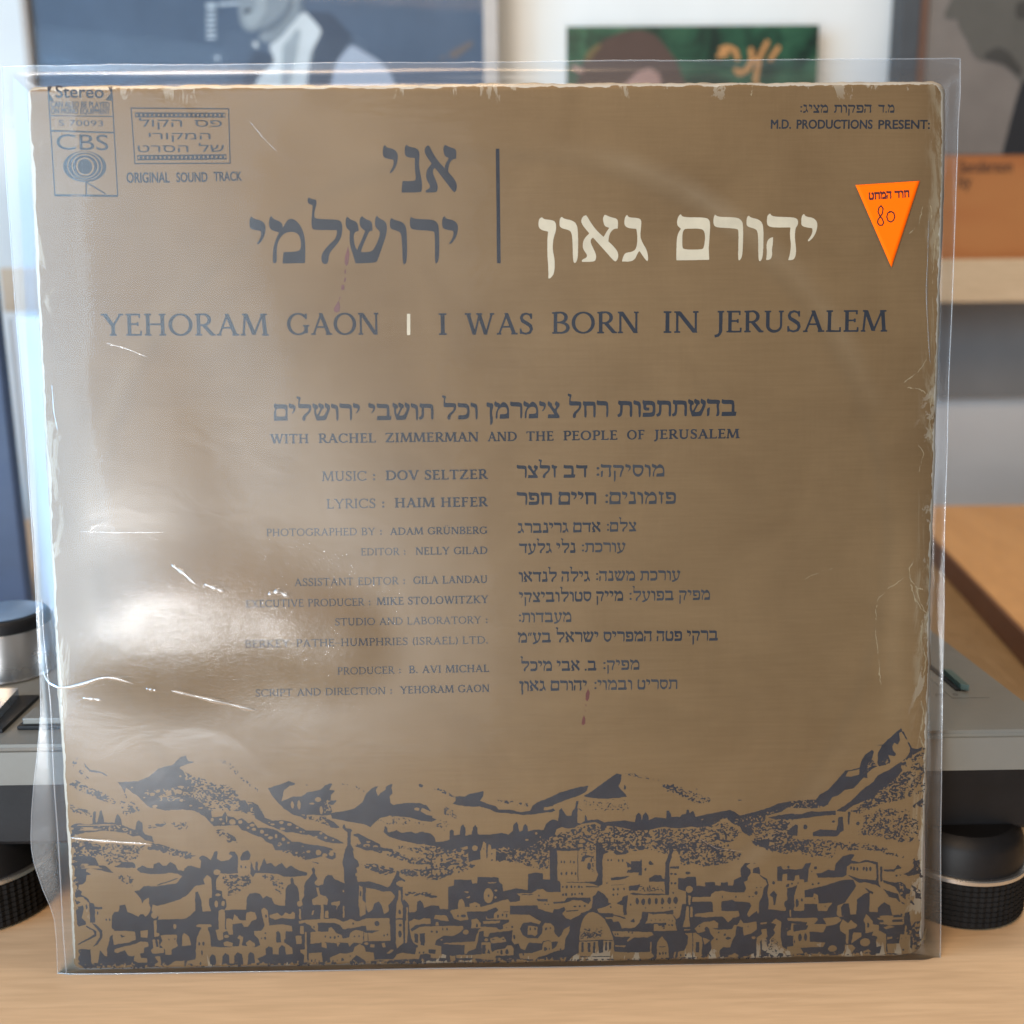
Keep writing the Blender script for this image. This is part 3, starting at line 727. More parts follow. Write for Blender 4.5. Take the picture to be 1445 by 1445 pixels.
TEXT_LINES = [
    ('R', 'YEHORAM', -135.53, 230.54, -77.58, 230.02, 7.54, 'title'),
    ('R', 'GAON', -71.54, 230.15, -39.37, 229.96, 7.55, 'title'),
    ('R', 'I', -18.87, 229.68, -15.41, 229.69, 7.44, 'title'),
    ('R', 'WAS', -9.48, 229.64, 14.54, 229.54, 7.45, 'title'),
    ('R', 'BORN', 20.74, 229.73, 51.52, 229.62, 7.46, 'title'),
    ('R', 'IN', 59.73, 229.59, 72.54, 229.56, 7.47, 'title'),
    ('R', 'JERUSALEM', 77.39, 229.56, 138.91, 229.25, 7.48, 'title'),
    ('R', 'WITH', -78.45, 192.47, -64.89, 192.44, 3.33, 'bold'),
    ('R', 'RACHEL', -61.66, 192.45, -41.34, 192.42, 3.33, 'bold'),
    ('R', 'ZIMMERMAN', -38.12, 192.44, -5.15, 192.38, 3.34, 'bold'),
    ('R', 'AND', -2.05, 192.37, 8.3, 192.38, 3.34, 'bold'),
    ('R', 'THE', 11.6, 192.39, 21.34, 192.38, 3.34, 'bold'),
    ('R', 'PEOPLE', 24.6, 192.4, 43.94, 192.43, 3.34, 'bold'),
    ('R', 'OF', 47.18, 192.44, 53.68, 192.47, 3.35, 'bold'),
    ('R', 'JERUSALEM', 56.56, 192.48, 87.12, 192.49, 3.35, 'bold'),
    ('R', 'MUSIC :', -60.79, 179.03, -41.55, 179.0, 3.46, 'light'),
    ('R', 'DOV SELTZER', -38.35, 179.06, -2.23, 179.08, 3.46, 'bold'),
    ('R', 'LYRICS :', -59.42, 169.26, -38.52, 169.25, 3.42, 'light'),
    ('R', 'HAIM HEFER', -35.38, 169.31, -2.3, 169.31, 3.43, 'bold'),
    ('R', 'PHOTOGRAPHED BY :', -80.96, 159.68, -39.74, 159.61, 2.68, 'light'),
    ('R', 'ADAM GRÜNBERG', -37.18, 159.58, -2.58, 159.55, 2.63, 'mid'),
    ('R', 'EDITOR :', -47.66, 152.35, -31.49, 152.34, 2.64, 'light'),
    ('R', 'NELLY GILAD', -28.24, 152.35, -2.58, 152.33, 2.7, 'mid'),
    ('R', 'ASSISTANT EDITOR :', -71.58, 141.7, -31.81, 141.79, 2.76, 'light'),
    ('R', 'GILA LANDAU', -29.28, 141.85, -2.62, 141.91, 2.76, 'mid'),
    ('R', 'EXECUTIVE PRODUCER :', -89.07, 134.16, -44.36, 134.32, 2.72, 'light'),
    ('R', 'MIKE STOLOWITZKY', -42.51, 134.4, -2.51, 134.62, 2.82, 'mid'),
    ('R', 'STUDIO AND LABORATORY :', -57.55, 127.2, -2.61, 127.26, 2.68, 'light'),
    ('R', 'BERKEY—PATHE—HUMPHRIES (ISRAEL) LTD.', -89.94, 119.61, -2.7, 119.92, 2.74, 'light'),
    ('R', 'PRODUCER :', -57.12, 109.32, -34.06, 109.42, 2.7, 'light'),
    ('R', 'B. AVI MICHAL', -31.51, 109.44, -2.53, 109.54, 2.76, 'mid'),
    ('R', 'SCRIPT AND DIRECTION :', -86.8, 101.66, -37.33, 101.92, 2.71, 'light'),
    ('R', 'YEHORAM GAON', -34.67, 101.98, -2.53, 102.23, 2.77, 'mid'),
    ('H', 'אני', -36.79, 278.31, -11.37, 278.15, 14.84, 0),
    ('H', 'ירושלמי', -83.2, 254.7, -11.31, 254.2, 14.89, 0),
    ('W', 'יהורם', 64.48, 254.52, 113.52, 254.2, 14.61, 0),
    ('W', 'גאון', 16.49, 254.34, 54.72, 254.24, 14.82, 0),
    ('H', 'בהשתתפות', 44.0, 200.41, 85.96, 200.42, 5.67, 0.12),
    ('H', 'רחל', 26.42, 200.35, 40.63, 200.39, 5.66, 0.12),
    ('H', 'צימרמן', -2.24, 200.32, 23.45, 200.33, 5.66, 0.12),
    ('H', 'וכל', -17.83, 200.27, -5.44, 200.25, 5.65, 0.12),
    ('H', 'תושבי', -43.74, 200.33, -20.97, 200.23, 5.65, 0.12),
    ('H', 'ירושלים', -76.87, 200.5, -46.77, 200.34, 5.64, 0.12),
    ('H', 'מוסיקה:', 36.28, 179.28, 60.59, 179.19, 4.35, -1),
    ('H', 'דב זלצר', 8.16, 179.31, 33.18, 179.22, 4.39, 0.12),
    ('H', 'פזמונים:', 39.37, 169.56, 64.69, 169.4, 4.37, -1),
    ('H', 'חיים חפר', 8.06, 169.74, 36.25, 169.55, 4.42, 0.12),
    ('H', 'צלם:', 39.98, 159.72, 50.55, 159.74, 3.5, -1),
    ('H', 'אדם גרינברג', 8.21, 159.66, 37.78, 159.65, 3.55, 0.05),
    ('H', 'עורכת:', 31.0, 152.43, 46.65, 152.35, 3.52, -1),
    ('H', 'נלי גלעד', 8.64, 152.41, 28.77, 152.33, 3.56, 0.05),
    ('H', 'עורכת משנה:', 36.03, 142.01, 66.32, 141.91, 3.64, -1),
    ('H', 'גילה לנדאו', 8.43, 142.07, 33.89, 141.99, 3.63, 0.05),
    ('H', 'מפיק בפועל:', 48.01, 134.71, 77.07, 134.67, 3.65, -1),
    ('H', 'מייק סטולוביצקי', 8.48, 134.73, 45.8, 134.74, 3.65, 0.05),
    ('H', 'מעבדות:', 8.28, 127.37, 27.19, 127.31, 3.66, -1),
    ('H', 'ברקי פטה המפריס ישראל בע״מ', 7.87, 120.03, 79.99, 119.84, 3.73, 0.05),
    ('H', 'מפיק:', 38.53, 109.56, 51.67, 109.53, 3.7, -1),
    ('H', 'ב. אבי מיכל', 8.76, 109.63, 36.12, 109.49, 3.7, 0.05),
    ('H', 'תסריט ובמוי:', 35.25, 102.3, 65.37, 102.17, 3.71, -1),
    ('H', 'יהורם גאון', 8.22, 102.34, 32.61, 102.24, 3.71, 0.05),
    ('H', 'מציג:', 106.91, 303.94, 116.58, 303.88, 2.74, 0),
    ('H', 'הפקות', 118.61, 303.86, 131.58, 303.77, 2.74, 0),
    ('H', 'מ.ד', 133.86, 303.76, 139.5, 303.72, 2.74, 0),
]
MARKS = {'bar': [[2.07, 292.75], [3.35, 292.74], [3.33, 254.06], [2.04, 254.08]], 'tick': [[-29.55, 237.04], [-28.38, 237.03], [-28.53, 229.71], [-29.7, 229.72]], 'drip0': [[[-49.4, 260.23], [-49.01, 257.7], [-49.48, 254.54], [-50.15, 253.53], [-50.77, 254.55], [-50.58, 256.76]], [[-50.83, 252.33], [-50.25, 252.32], [-50.41, 251.05], [-50.92, 251.06]], [[-50.95, 249.58], [-50.21, 249.58], [-50.74, 248.13], [-51.23, 248.14]], [[-51.99, 247.17], [-51.01, 247.17], [-51.06, 245.47], [-52.28, 245.48]], [[-52.84, 243.06], [-52.35, 243.06], [-52.61, 242.33], [-53.1, 242.34]]], 'drip1': [[[-53.13, 241.87], [-52.7, 239.95], [-52.94, 238.22], [-53.92, 237.75], [-54.79, 238.05], [-54.96, 239.01], [-54.15, 240.34]]], 'drip2': [[[33.07, 102.82], [33.67, 101.49], [33.4, 99.3], [32.71, 98.17], [32.11, 98.88], [32.2, 101.07]], [[32.01, 97.12], [32.53, 96.94], [32.27, 96.24]], [[31.83, 94.92], [32.17, 94.92], [32.0, 94.21]], [[31.48, 93.16], [31.99, 91.83], [31.98, 90.07], [31.29, 89.37], [30.6, 89.91], [30.95, 91.85]]], 'cbs_lines': [[[-149.73, 314.31], [-149.24, 278.1], 0.406], [[-128.1, 314.17], [-127.8, 277.93], 0.406], [[-149.74, 304.72], [-128.17, 304.27], 0.355], [[-149.61, 299.75], [-128.07, 298.92], 0.558], [[-149.33, 278.3], [-127.75, 277.88], 0.711], [[-149.69, 309.57], [-148.09, 309.7], 0.203], [[-130.16, 309.73], [-128.17, 309.52], 0.203]], 'cbs_tri': [[[-149.73, 314.41], [-148.24, 314.3], [-149.54, 312.28], [-148.08, 309.85], [-149.77, 309.86]], [[-129.35, 314.08], [-128.11, 314.07], [-128.12, 309.57], [-130.41, 309.73], [-128.45, 311.99]]], 'cbs_eye': [[-138.57, 287.75, 7.36, 5.16, 1.0], [-138.51, 287.94, 6.01, 4.81, 0.0], [-138.52, 287.85, 5.66, 4.52, 1.0], [-138.41, 287.94, 4.61, 4.02, 0.0], [-138.42, 287.84, 4.21, 3.68, 1.0], [-138.42, 287.75, 3.1, 3.05, 0.0], [-138.47, 287.75, 2.45, 2.55, 1.0]], 'cbs_leg': [[[-138.37, 282.79], [-138.49, 278.21], 0.457], [[-138.18, 282.54], [-131.89, 278.55], 0.457]], 'film_lines': [[[-122.05, 307.0], [-88.69, 306.53], 0.406], [[-88.79, 306.62], [-88.96, 288.45], 0.406], [[-88.85, 288.5], [-121.54, 288.6], 0.406], [[-121.39, 288.55], [-121.85, 307.1], 0.406]], 'film_strips': [[[-120.62, 305.58], [-89.99, 305.27], [-89.95, 303.62], [-120.65, 303.93]], [[-120.51, 291.43], [-90.15, 291.5], [-90.11, 289.73], [-120.54, 289.67]]], 'film_holes': [[[-120.3, 305.05], [-119.7, 305.04], [-119.73, 304.31], [-120.33, 304.32]], [[-120.23, 290.94], [-119.63, 290.94], [-119.66, 290.2], [-120.26, 290.21]], [[-118.82, 305.03], [-118.22, 305.03], [-118.25, 304.3], [-118.85, 304.31]], [[-118.77, 290.94], [-118.16, 290.94], [-118.2, 290.2], [-118.8, 290.21]], [[-117.34, 305.02], [-116.74, 305.02], [-116.77, 304.29], [-117.37, 304.3]], [[-117.3, 290.95], [-116.7, 290.94], [-116.73, 290.21], [-117.33, 290.21]], [[-115.86, 305.01], [-115.26, 305.01], [-115.29, 304.28], [-115.89, 304.28]], [[-115.84, 290.95], [-115.24, 290.94], [-115.27, 290.21], [-115.87, 290.21]], [[-114.38, 305.0], [-113.78, 305.0], [-113.82, 304.27], [-114.42, 304.27]], [[-114.37, 290.95], [-113.77, 290.95], [-113.8, 290.21], [-114.4, 290.22]], [[-112.91, 304.99], [-112.31, 304.99], [-112.34, 304.26], [-112.94, 304.26]], [[-112.91, 290.95], [-112.31, 290.95], [-112.34, 290.21], [-112.94, 290.22]], [[-111.43, 304.98], [-110.83, 304.98], [-110.86, 304.25], [-111.46, 304.25]], [[-111.44, 290.96], [-110.84, 290.95], [-110.87, 290.22], [-111.47, 290.22]], [[-109.95, 304.97], [-109.35, 304.97], [-109.38, 304.24], [-109.98, 304.24]], [[-109.98, 290.96], [-109.38, 290.95], [-109.41, 290.22], [-110.01, 290.22]], [[-108.47, 304.96], [-107.87, 304.96], [-107.9, 304.23], [-108.5, 304.23]], [[-108.51, 290.96], [-107.91, 290.96], [-107.94, 290.22], [-108.54, 290.23]], [[-106.99, 304.95], [-106.39, 304.95], [-106.42, 304.22], [-107.02, 304.22]], [[-107.05, 290.96], [-106.45, 290.96], [-106.48, 290.23], [-107.08, 290.23]], [[-105.51, 304.94], [-104.91, 304.94], [-104.94, 304.21], [-105.54, 304.21]], [[-105.58, 290.97], [-104.98, 290.96], [-105.01, 290.23], [-105.61, 290.23]], [[-104.03, 304.93], [-103.43, 304.93], [-103.46, 304.2], [-104.06, 304.2]], [[-104.12, 290.97], [-103.52, 290.97], [-103.55, 290.23], [-104.15, 290.24]], [[-102.55, 304.92], [-101.95, 304.92], [-101.98, 304.19], [-102.58, 304.19]], [[-102.65, 290.97], [-102.05, 290.97], [-102.08, 290.23], [-102.68, 290.24]], [[-101.07, 304.91], [-100.47, 304.91], [-100.5, 304.18], [-101.1, 304.18]], [[-101.19, 290.98], [-100.58, 290.97], [-100.61, 290.24], [-101.22, 290.24]], [[-99.59, 304.9], [-98.99, 304.9], [-99.02, 304.17], [-99.62, 304.17]], [[-99.72, 290.98], [-99.12, 290.97], [-99.15, 290.24], [-99.75, 290.24]], [[-98.11, 304.89], [-97.51, 304.89], [-97.54, 304.16], [-98.14, 304.16]], [[-98.25, 290.98], [-97.65, 290.98], [-97.68, 290.24], [-98.28, 290.25]], [[-96.63, 304.88], [-96.03, 304.88], [-96.06, 304.15], [-96.66, 304.15]], [[-96.79, 290.98], [-96.19, 290.98], [-96.21, 290.24], [-96.82, 290.25]], [[-95.15, 304.87], [-94.55, 304.86], [-94.58, 304.13], [-95.18, 304.14]], [[-95.32, 290.99], [-94.72, 290.98], [-94.75, 290.25], [-95.35, 290.25]], [[-93.67, 304.86], [-93.07, 304.85], [-93.1, 304.12], [-93.7, 304.13]], [[-93.86, 290.99], [-93.25, 290.98], [-93.28, 290.25], [-93.88, 290.25]], [[-92.19, 304.85], [-91.59, 304.84], [-91.62, 304.11], [-92.22, 304.12]], [[-92.39, 290.99], [-91.79, 290.99], [-91.81, 290.25], [-92.42, 290.26]], [[-90.71, 304.84], [-90.11, 304.83], [-90.14, 304.1], [-90.74, 304.11]], [[-90.92, 290.99], [-90.32, 290.99], [-90.35, 290.25], [-90.95, 290.26]]]}
SANS = [['Stereo', [-147.14, 310.67, -130.97, 310.41], 3.959, 0.16], ['CAN ALSO BE PLAYED', [-149.1, 307.53, -129.13, 307.1], 1.929, 0.12], ['ON MONO EQUIPMENT', [-149.11, 305.44, -129.13, 305.01], 1.827, 0.12], ['S 70093', [-146.68, 301.39, -131.57, 301.04], 1.929, 0], ['CBS', [-147.84, 293.5, -130.2, 293.07], 5.177, 0], ['ספ', [-100.58, 300.77, -91.32, 300.6], 2.132, 0.06], ['לוקה', [-119.33, 300.85, -104.83, 300.7], 2.944, 0.06], ['ירוקמה', [-116.27, 296.63, -95.33, 296.48], 2.132, 0.06], ['לש', [-99.4, 292.4, -90.87, 292.39], 2.842, 0.06], ['טרסה', [-120.21, 292.41, -103.02, 292.33], 2.233, 0.06], ['ORIGINAL', [-124.44, 282.28, -109.86, 282.27], 3.35, 0.2], ['SOUND', [-107.45, 282.35, -96.93, 282.41], 3.147, 0.2], ['TRACK', [-94.66, 282.59, -85.19, 282.66], 3.045, 0.2], ['M.D.', [96.97, 298.79, 103.8, 298.74], 2.903, 0.2], ['PRODUCTIONS', [105.87, 298.73, 131.96, 298.5], 2.903, 0.2], ['PRESENT:', [134.17, 298.4, 151.94, 298.36], 2.903, 0.2]]
SCUFFS = [[[[150.38, 148.25], [148.93, 144.93], [149.01, 141.85], [151.14, 138.47], [153.99, 137.4]], 0.55], [[[137.23, 130.91], [137.92, 134.26], [140.92, 137.58], [146.97, 141.62]], 0.35], [[[136.98, 130.4], [137.21, 120.02], [138.42, 112.19], [139.4, 103.01]], 0.4], [[[149.59, 139.01], [151.0, 134.09], [154.45, 129.64]], 0.7], [[[151.4, 138.47], [152.83, 132.77], [155.51, 128.59]], 0.6], [[[154.03, 126.28], [153.72, 118.49], [155.7, 111.94], [154.91, 102.78]], 0.8], [[[144.24, 210.91], [147.46, 212.86], [151.14, 216.29], [153.3, 219.98]], 0.5], [[[146.54, 209.39], [151.33, 208.84], [153.64, 207.33]], 0.5], [[[155.43, 206.31], [154.63, 198.84], [156.38, 190.05]], 0.6], [[[150.56, 190.11], [152.94, 186.32], [151.59, 180.04]], 0.4], [[[109.67, 140.57], [114.72, 143.58], [121.07, 145.55]], 0.3], [[[152.87, 272.42], [154.69, 260.33], [154.35, 245.76]], 0.5], [[[154.31, 96.22], [155.19, 92.25], [154.59, 85.66]], 0.9], [[[154.14, 83.01], [156.36, 77.67], [156.02, 71.02]], 0.8], [[[155.68, 64.35], [155.44, 53.62], [156.96, 45.51]], 0.7], [[[145.69, 262.83], [148.84, 265.7], [150.39, 272.44]], 0.35], [[[-159.57, 234.14], [-155.52, 241.37], [-150.81, 247.36]], 0.3], [[[-101.26, 314.09], [-99.99, 309.88], [-98.21, 306.13]], 0.3], [[[-31.42, 312.93], [-32.46, 309.42]], 0.25], [[[90.42, 313.29], [89.97, 310.0]], 0.4], [[[155.71, 3.23], [157.76, 5.95], [158.71, 10.06]], 1.2]]
STICKER = [[126.12, 279.29], [148.43, 280.54], [139.21, 251.18]]
STK_TEXT = ['טחמה דוח', [130.8, 274.21, 144.83, 274.96], 2.463]
STK_80 = [[[135.58, 269.5], [135.85, 271.23], [135.07, 272.23], [134.33, 271.46], [134.09, 270.16], [134.7, 268.85], [135.61, 267.76], [136.13, 266.46], [135.66, 265.59], [134.64, 265.6], [134.0, 266.47], [134.15, 267.56], [134.84, 268.42], [135.49, 269.41]], [[138.23, 270.25], [137.48, 269.7], [137.16, 268.4], [137.63, 267.09], [138.63, 266.65], [139.5, 267.21], [139.97, 268.38], [139.58, 269.68], [138.67, 270.25], [138.01, 269.91]]]
PHOTO_L = {'mid': [[[-280.3, 575.9], [-281.5, 556.8], [-280.6, 546.1], [-275.8, 537.5], [-267.4, 536.2], [-256.2, 540.0], [-239.5, 549.7], [-228.7, 559.7], [-223.2, 575.6], [-220.2, 611.3], [-224.5, 656.9], [-250.9, 667.2], [-274.0, 657.1], [-284.1, 622.0], [-288.9, 601.2], [-280.3, 592.7]], [[-263.2, 530.6], [-252.5, 524.1], [-236.0, 530.9], [-219.1, 545.8], [-210.4, 558.5], [-213.0, 575.5], [-221.8, 581.9], [-227.6, 558.6], [-238.5, 548.0], [-256.3, 537.0]]], 'ribs': [[[-317.4, 566.1], [-306.0, 566.7], [-305.2, 561.4], [-316.7, 560.6]], [[-318.0, 558.1], [-306.5, 558.6], [-305.6, 555.9], [-317.1, 555.1]], [[-318.4, 552.5], [-306.9, 553.1], [-306.0, 550.3], [-317.5, 549.5]], [[-318.8, 547.4], [-307.3, 548.0], [-306.3, 545.2], [-317.8, 544.4]], [[-319.1, 542.1], [-307.6, 542.6], [-306.7, 539.9], [-318.2, 539.1]], [[-319.5, 536.7], [-308.0, 537.3], [-307.0, 534.5], [-318.6, 533.7]], [[-319.9, 531.6], [-308.3, 532.2], [-307.4, 529.4], [-318.9, 528.6]], [[-303.7, 566.7], [-279.6, 567.8], [-279.8, 564.9], [-302.8, 563.3]], [[-311.4, 511.5], [-305.8, 511.5], [-306.1, 507.1], [-311.2, 507.2]]], 'light': [[[-250.8, 521.9], [-236.0, 530.4], [-208.8, 558.9], [-198.3, 547.8], [-189.2, 537.0], [-203.5, 513.4], [-209.9, 478.6], [-211.8, 416.7], [-265.8, 417.1], [-269.1, 479.0], [-261.4, 491.0], [-244.0, 503.9], [-246.2, 513.3]], [[-269.6, 526.8], [-263.7, 528.9], [-259.7, 519.2], [-265.6, 517.7]], [[-277.1, 564.8], [-264.2, 565.6], [-265.8, 562.2], [-276.6, 561.4]]], 'pale': [[[-183.1, 478.5], [-175.0, 504.6], [-158.0, 523.1], [-128.6, 506.5], [-115.1, 493.3], [-108.2, 475.8], [-101.2, 415.9], [-190.7, 416.5]]], 'tan': [[[-51.9, 512.1], [-20.3, 527.9], [-18.1, 523.1], [-42.8, 505.5]], [[-68.3, 506.1], [-49.6, 512.1], [-47.4, 507.1], [-66.0, 503.9]]], 'glow': [[[-277.1, 554.6], [-273.3, 541.8], [-267.3, 538.6], [-260.5, 543.9], [-250.6, 556.6], [-248.3, 575.7], [-260.9, 575.8], [-263.2, 556.7]], [[-234.1, 523.3], [-226.9, 528.7], [-217.0, 541.5], [-212.6, 537.2], [-221.3, 504.9], [-229.6, 478.8], [-238.9, 478.8]]], 'dim': [[[-258.5, 538.9], [-239.5, 549.7], [-227.9, 560.3], [-223.2, 575.6], [-219.4, 575.6], [-221.7, 560.7], [-232.8, 546.9], [-251.8, 535.3]], [[-215.6, 569.2], [-211.0, 569.2], [-207.1, 556.4], [-213.1, 551.1], [-215.0, 558.6]], [[-203.5, 513.0], [-192.2, 532.8], [-189.6, 537.0], [-196.2, 519.9], [-203.1, 498.2], [-208.7, 478.6], [-210.5, 478.7]]], 'cloth': [[[-207.0, 558.5], [-179.6, 556.2], [-153.2, 528.2], [-167.5, 517.5], [-177.6, 498.1], [-186.5, 456.5], [-209.8, 456.7], [-199.9, 515.6], [-189.2, 537.0]], [[-266.7, 518.1], [-246.2, 512.6], [-244.0, 503.9], [-261.3, 492.1], [-269.1, 479.0], [-286.7, 457.2], [-277.1, 498.7]]], 'dark': [[[-278.3, 560.0], [-263.6, 561.4], [-266.1, 557.1], [-273.2, 554.2], [-277.6, 556.3]], [[-284.5, 667.4], [-222.5, 693.6], [-192.9, 658.8], [-196.2, 590.2], [-210.4, 581.8], [-219.6, 621.7], [-228.9, 658.9], [-262.1, 667.3]]]}
PHOTO_R = {'skin': [[[518.2, 578.7], [516.9, 565.3], [512.7, 556.3], [509.5, 550.0], [513.5, 546.2], [525.8, 545.7], [526.9, 540.5], [531.8, 531.4], [535.9, 526.8], [540.2, 518.8], [544.6, 510.8], [552.6, 502.7], [570.1, 500.1], [582.8, 496.8], [593.3, 489.4], [603.0, 478.7], [632.7, 466.5], [669.4, 496.3], [667.1, 564.5], [645.5, 631.1], [594.7, 657.5], [540.2, 649.0], [520.9, 620.7]]], 'coat': [[[605.3, 480.1], [603.5, 473.6], [599.0, 455.1], [594.0, 427.0], [588.9, 400.5], [729.9, 399.5], [725.8, 435.5], [687.2, 468.4], [646.9, 473.3], [622.1, 473.5]]], 'shade': [[[590.3, 562.6], [603.5, 564.8], [605.4, 544.5], [590.6, 545.7]], [[552.4, 505.7], [573.6, 516.3], [586.5, 510.6], [605.7, 489.8], [601.4, 482.9], [582.7, 497.7], [570.0, 501.0]], [[527.2, 542.7], [536.7, 531.3], [533.8, 528.0], [529.0, 535.9]]]}
PHOTO_G = {'hair': [[[105.6, 508.4], [111.4, 519.4], [130.2, 531.4], [150.2, 539.6], [171.4, 541.7], [188.0, 535.5], [198.9, 524.0], [212.3, 508.4], [224.9, 479.8], [229.0, 416.4], [89.2, 417.4], [96.2, 480.6]]], 'face': [[[167.4, 495.8], [181.6, 500.2], [193.6, 493.4], [196.3, 477.8], [204.3, 439.4], [141.9, 439.8], [148.6, 478.1]], [[89.0, 501.8], [96.1, 504.0], [109.2, 496.2], [98.5, 495.1]]], 'orange': [[[261.9, 516.7], [273.6, 520.1], [271.7, 525.1], [260.1, 521.8]], [[268.9, 520.3], [280.7, 515.4], [282.8, 520.3], [271.0, 525.2]], [[277.3, 519.1], [280.8, 506.6], [286.3, 507.7], [282.8, 520.3]], [[259.0, 509.7], [273.6, 512.3], [272.3, 517.6], [257.7, 514.9]], [[294.9, 521.5], [297.2, 507.8], [302.8, 508.4], [300.5, 522.1]], [[297.5, 511.6], [292.8, 498.0], [298.2, 496.2], [302.9, 509.8]], [[295.8, 501.3], [282.7, 495.1], [285.5, 490.3], [298.6, 496.6]], [[288.5, 494.0], [281.6, 501.2], [277.4, 497.7], [284.3, 490.5]], [[315.4, 530.6], [308.6, 518.4], [313.7, 515.7], [320.5, 528.0]], [[309.7, 520.5], [303.2, 506.0], [308.5, 503.7], [315.0, 518.3]], [[328.6, 524.5], [321.9, 515.3], [326.6, 512.2], [333.4, 521.4]], [[323.3, 517.4], [317.4, 508.0], [322.3, 505.2], [328.2, 514.5]], [[304.9, 507.8], [301.7, 486.3], [307.4, 485.3], [310.6, 506.9]], [[301.7, 488.2], [303.7, 475.4], [309.4, 476.0], [307.3, 488.7]]], 'bush': [[[105.5, 510.6], [111.4, 519.4], [124.4, 528.1], [125.6, 523.7], [116.2, 513.9], [112.7, 507.2]]]}
BAND_TEXT = [[540.4, 379.9, 602.6, 380.2, 13.5], [540.9, 363.6, 556.8, 364.0, 13.5]]
BAG_LEFT = [[-8.61, -163.69], [-2.58, -163.63], [9.98, -163.24], [18.68, -163.56], [24.12, -165.08], [30.1, -167.34], [39.82, -170.02], [44.39, -170.67], [49.73, -170.77], [59.04, -169.87], [70.92, -168.2], [80.12, -166.69], [95.8, -164.7], [108.78, -164.13], [137.07, -163.98], [189.97, -164.2], [219.57, -165.03], [251.6, -165.68], [277.4, -166.28], [298.64, -166.15], [320.79, -165.6], [323.11, -165.95]]
BAG_RIGHT = [[-9.39, 164.82], [-1.08, 164.69], [72.24, 163.02], [93.46, 162.94], [145.53, 161.96], [171.06, 161.74], [206.24, 161.73], [245.68, 162.08], [269.93, 162.48], [301.0, 162.32], [310.45, 162.87], [324.55, 162.56]]
BAG_TOP = [[-165.55, 321.72], [162.51, 322.21]]
BAG_BOTTOM = [[-163.62, -2.3], [164.89, -2.74]]

# ---------------------------------------------------------------- flat print as real ink geometry
def fill_poly(buf, xs, ys, val):
    """non-zero winding scan fill; xs, ys in pixel units of buf"""
    H, W = buf.shape
    y0 = max(0, int(math.floor(ys.min())))
    y1 = min(H - 1, int(math.ceil(ys.max())))
    if y1 < y0:
        return
    fl = np.zeros((y1 - y0 + 1, W + 1), np.int32)
    n = len(xs)
    for i in range(n):
        xa, ya, xb, yb = xs[i], ys[i], xs[(i + 1) % n], ys[(i + 1) % n]
        if ya == yb:
            continue
        s = 1
        if ya > yb:
            xa, ya, xb, yb, s = xb, yb, xa, ya, -1
        r0, r1 = max(y0, int(math.ceil(ya - .5))), min(y1, int(math.ceil(yb - .5)) - 1)
        if r1 < r0:
            continue
        rows = np.arange(r0, r1 + 1)
        xc = xa + (rows + .5 - ya) * (xb - xa) / (yb - ya)
        xi = np.clip(np.ceil(xc - .5).astype(int), 0, W)
        np.add.at(fl, (rows - y0, xi), s)
    m = np.cumsum(fl, axis=1)[:, :W] != 0
    buf[y0:y1 + 1][m] = val


def blur(a, r):
    """three box blurs of radius r pixels"""
    r = int(r)
    if r < 1:
        return a
    for _ in range(2):
        for ax in (0, 1):
            p = np.concatenate([np.repeat(a.take([0], ax), r + 1, ax), a, np.repeat(a.take([-1], ax), r, ax)], ax)
            c = np.cumsum(p, axis=ax, dtype=np.float64)
            n = a.shape[ax]
            a = (c.take(range(2 * r + 1, 2 * r + 1 + n), ax) - c.take(range(0, n), ax)) / (2 * r + 1)
    return a


def vnoise(H, W, cell, seed, ax=1.0):
    """smooth value noise, cell size in pixels (ax stretches it sideways)"""
    rg = np.random.RandomState(seed)
    cx = cell * ax
    g = rg.rand(int(H / cell) + 3, int(W / cx) + 3)
    y = np.arange(H) / cell
    x = np.arange(W) / cx
    yi, xi = y.astype(int), x.astype(int)
    fy, fx = y - yi, x - xi
    fy, fx = fy * fy * (3 - 2 * fy), fx * fx * (3 - 2 * fx)
    a = g[np.ix_(yi, xi)] * (1 - fx) + g[np.ix_(yi, xi + 1)] * fx
    b = g[np.ix_(yi + 1, xi)] * (1 - fx) + g[np.ix_(yi + 1, xi + 1)] * fx
    return a * (1 - fy)[:, None] + b * fy[:, None]


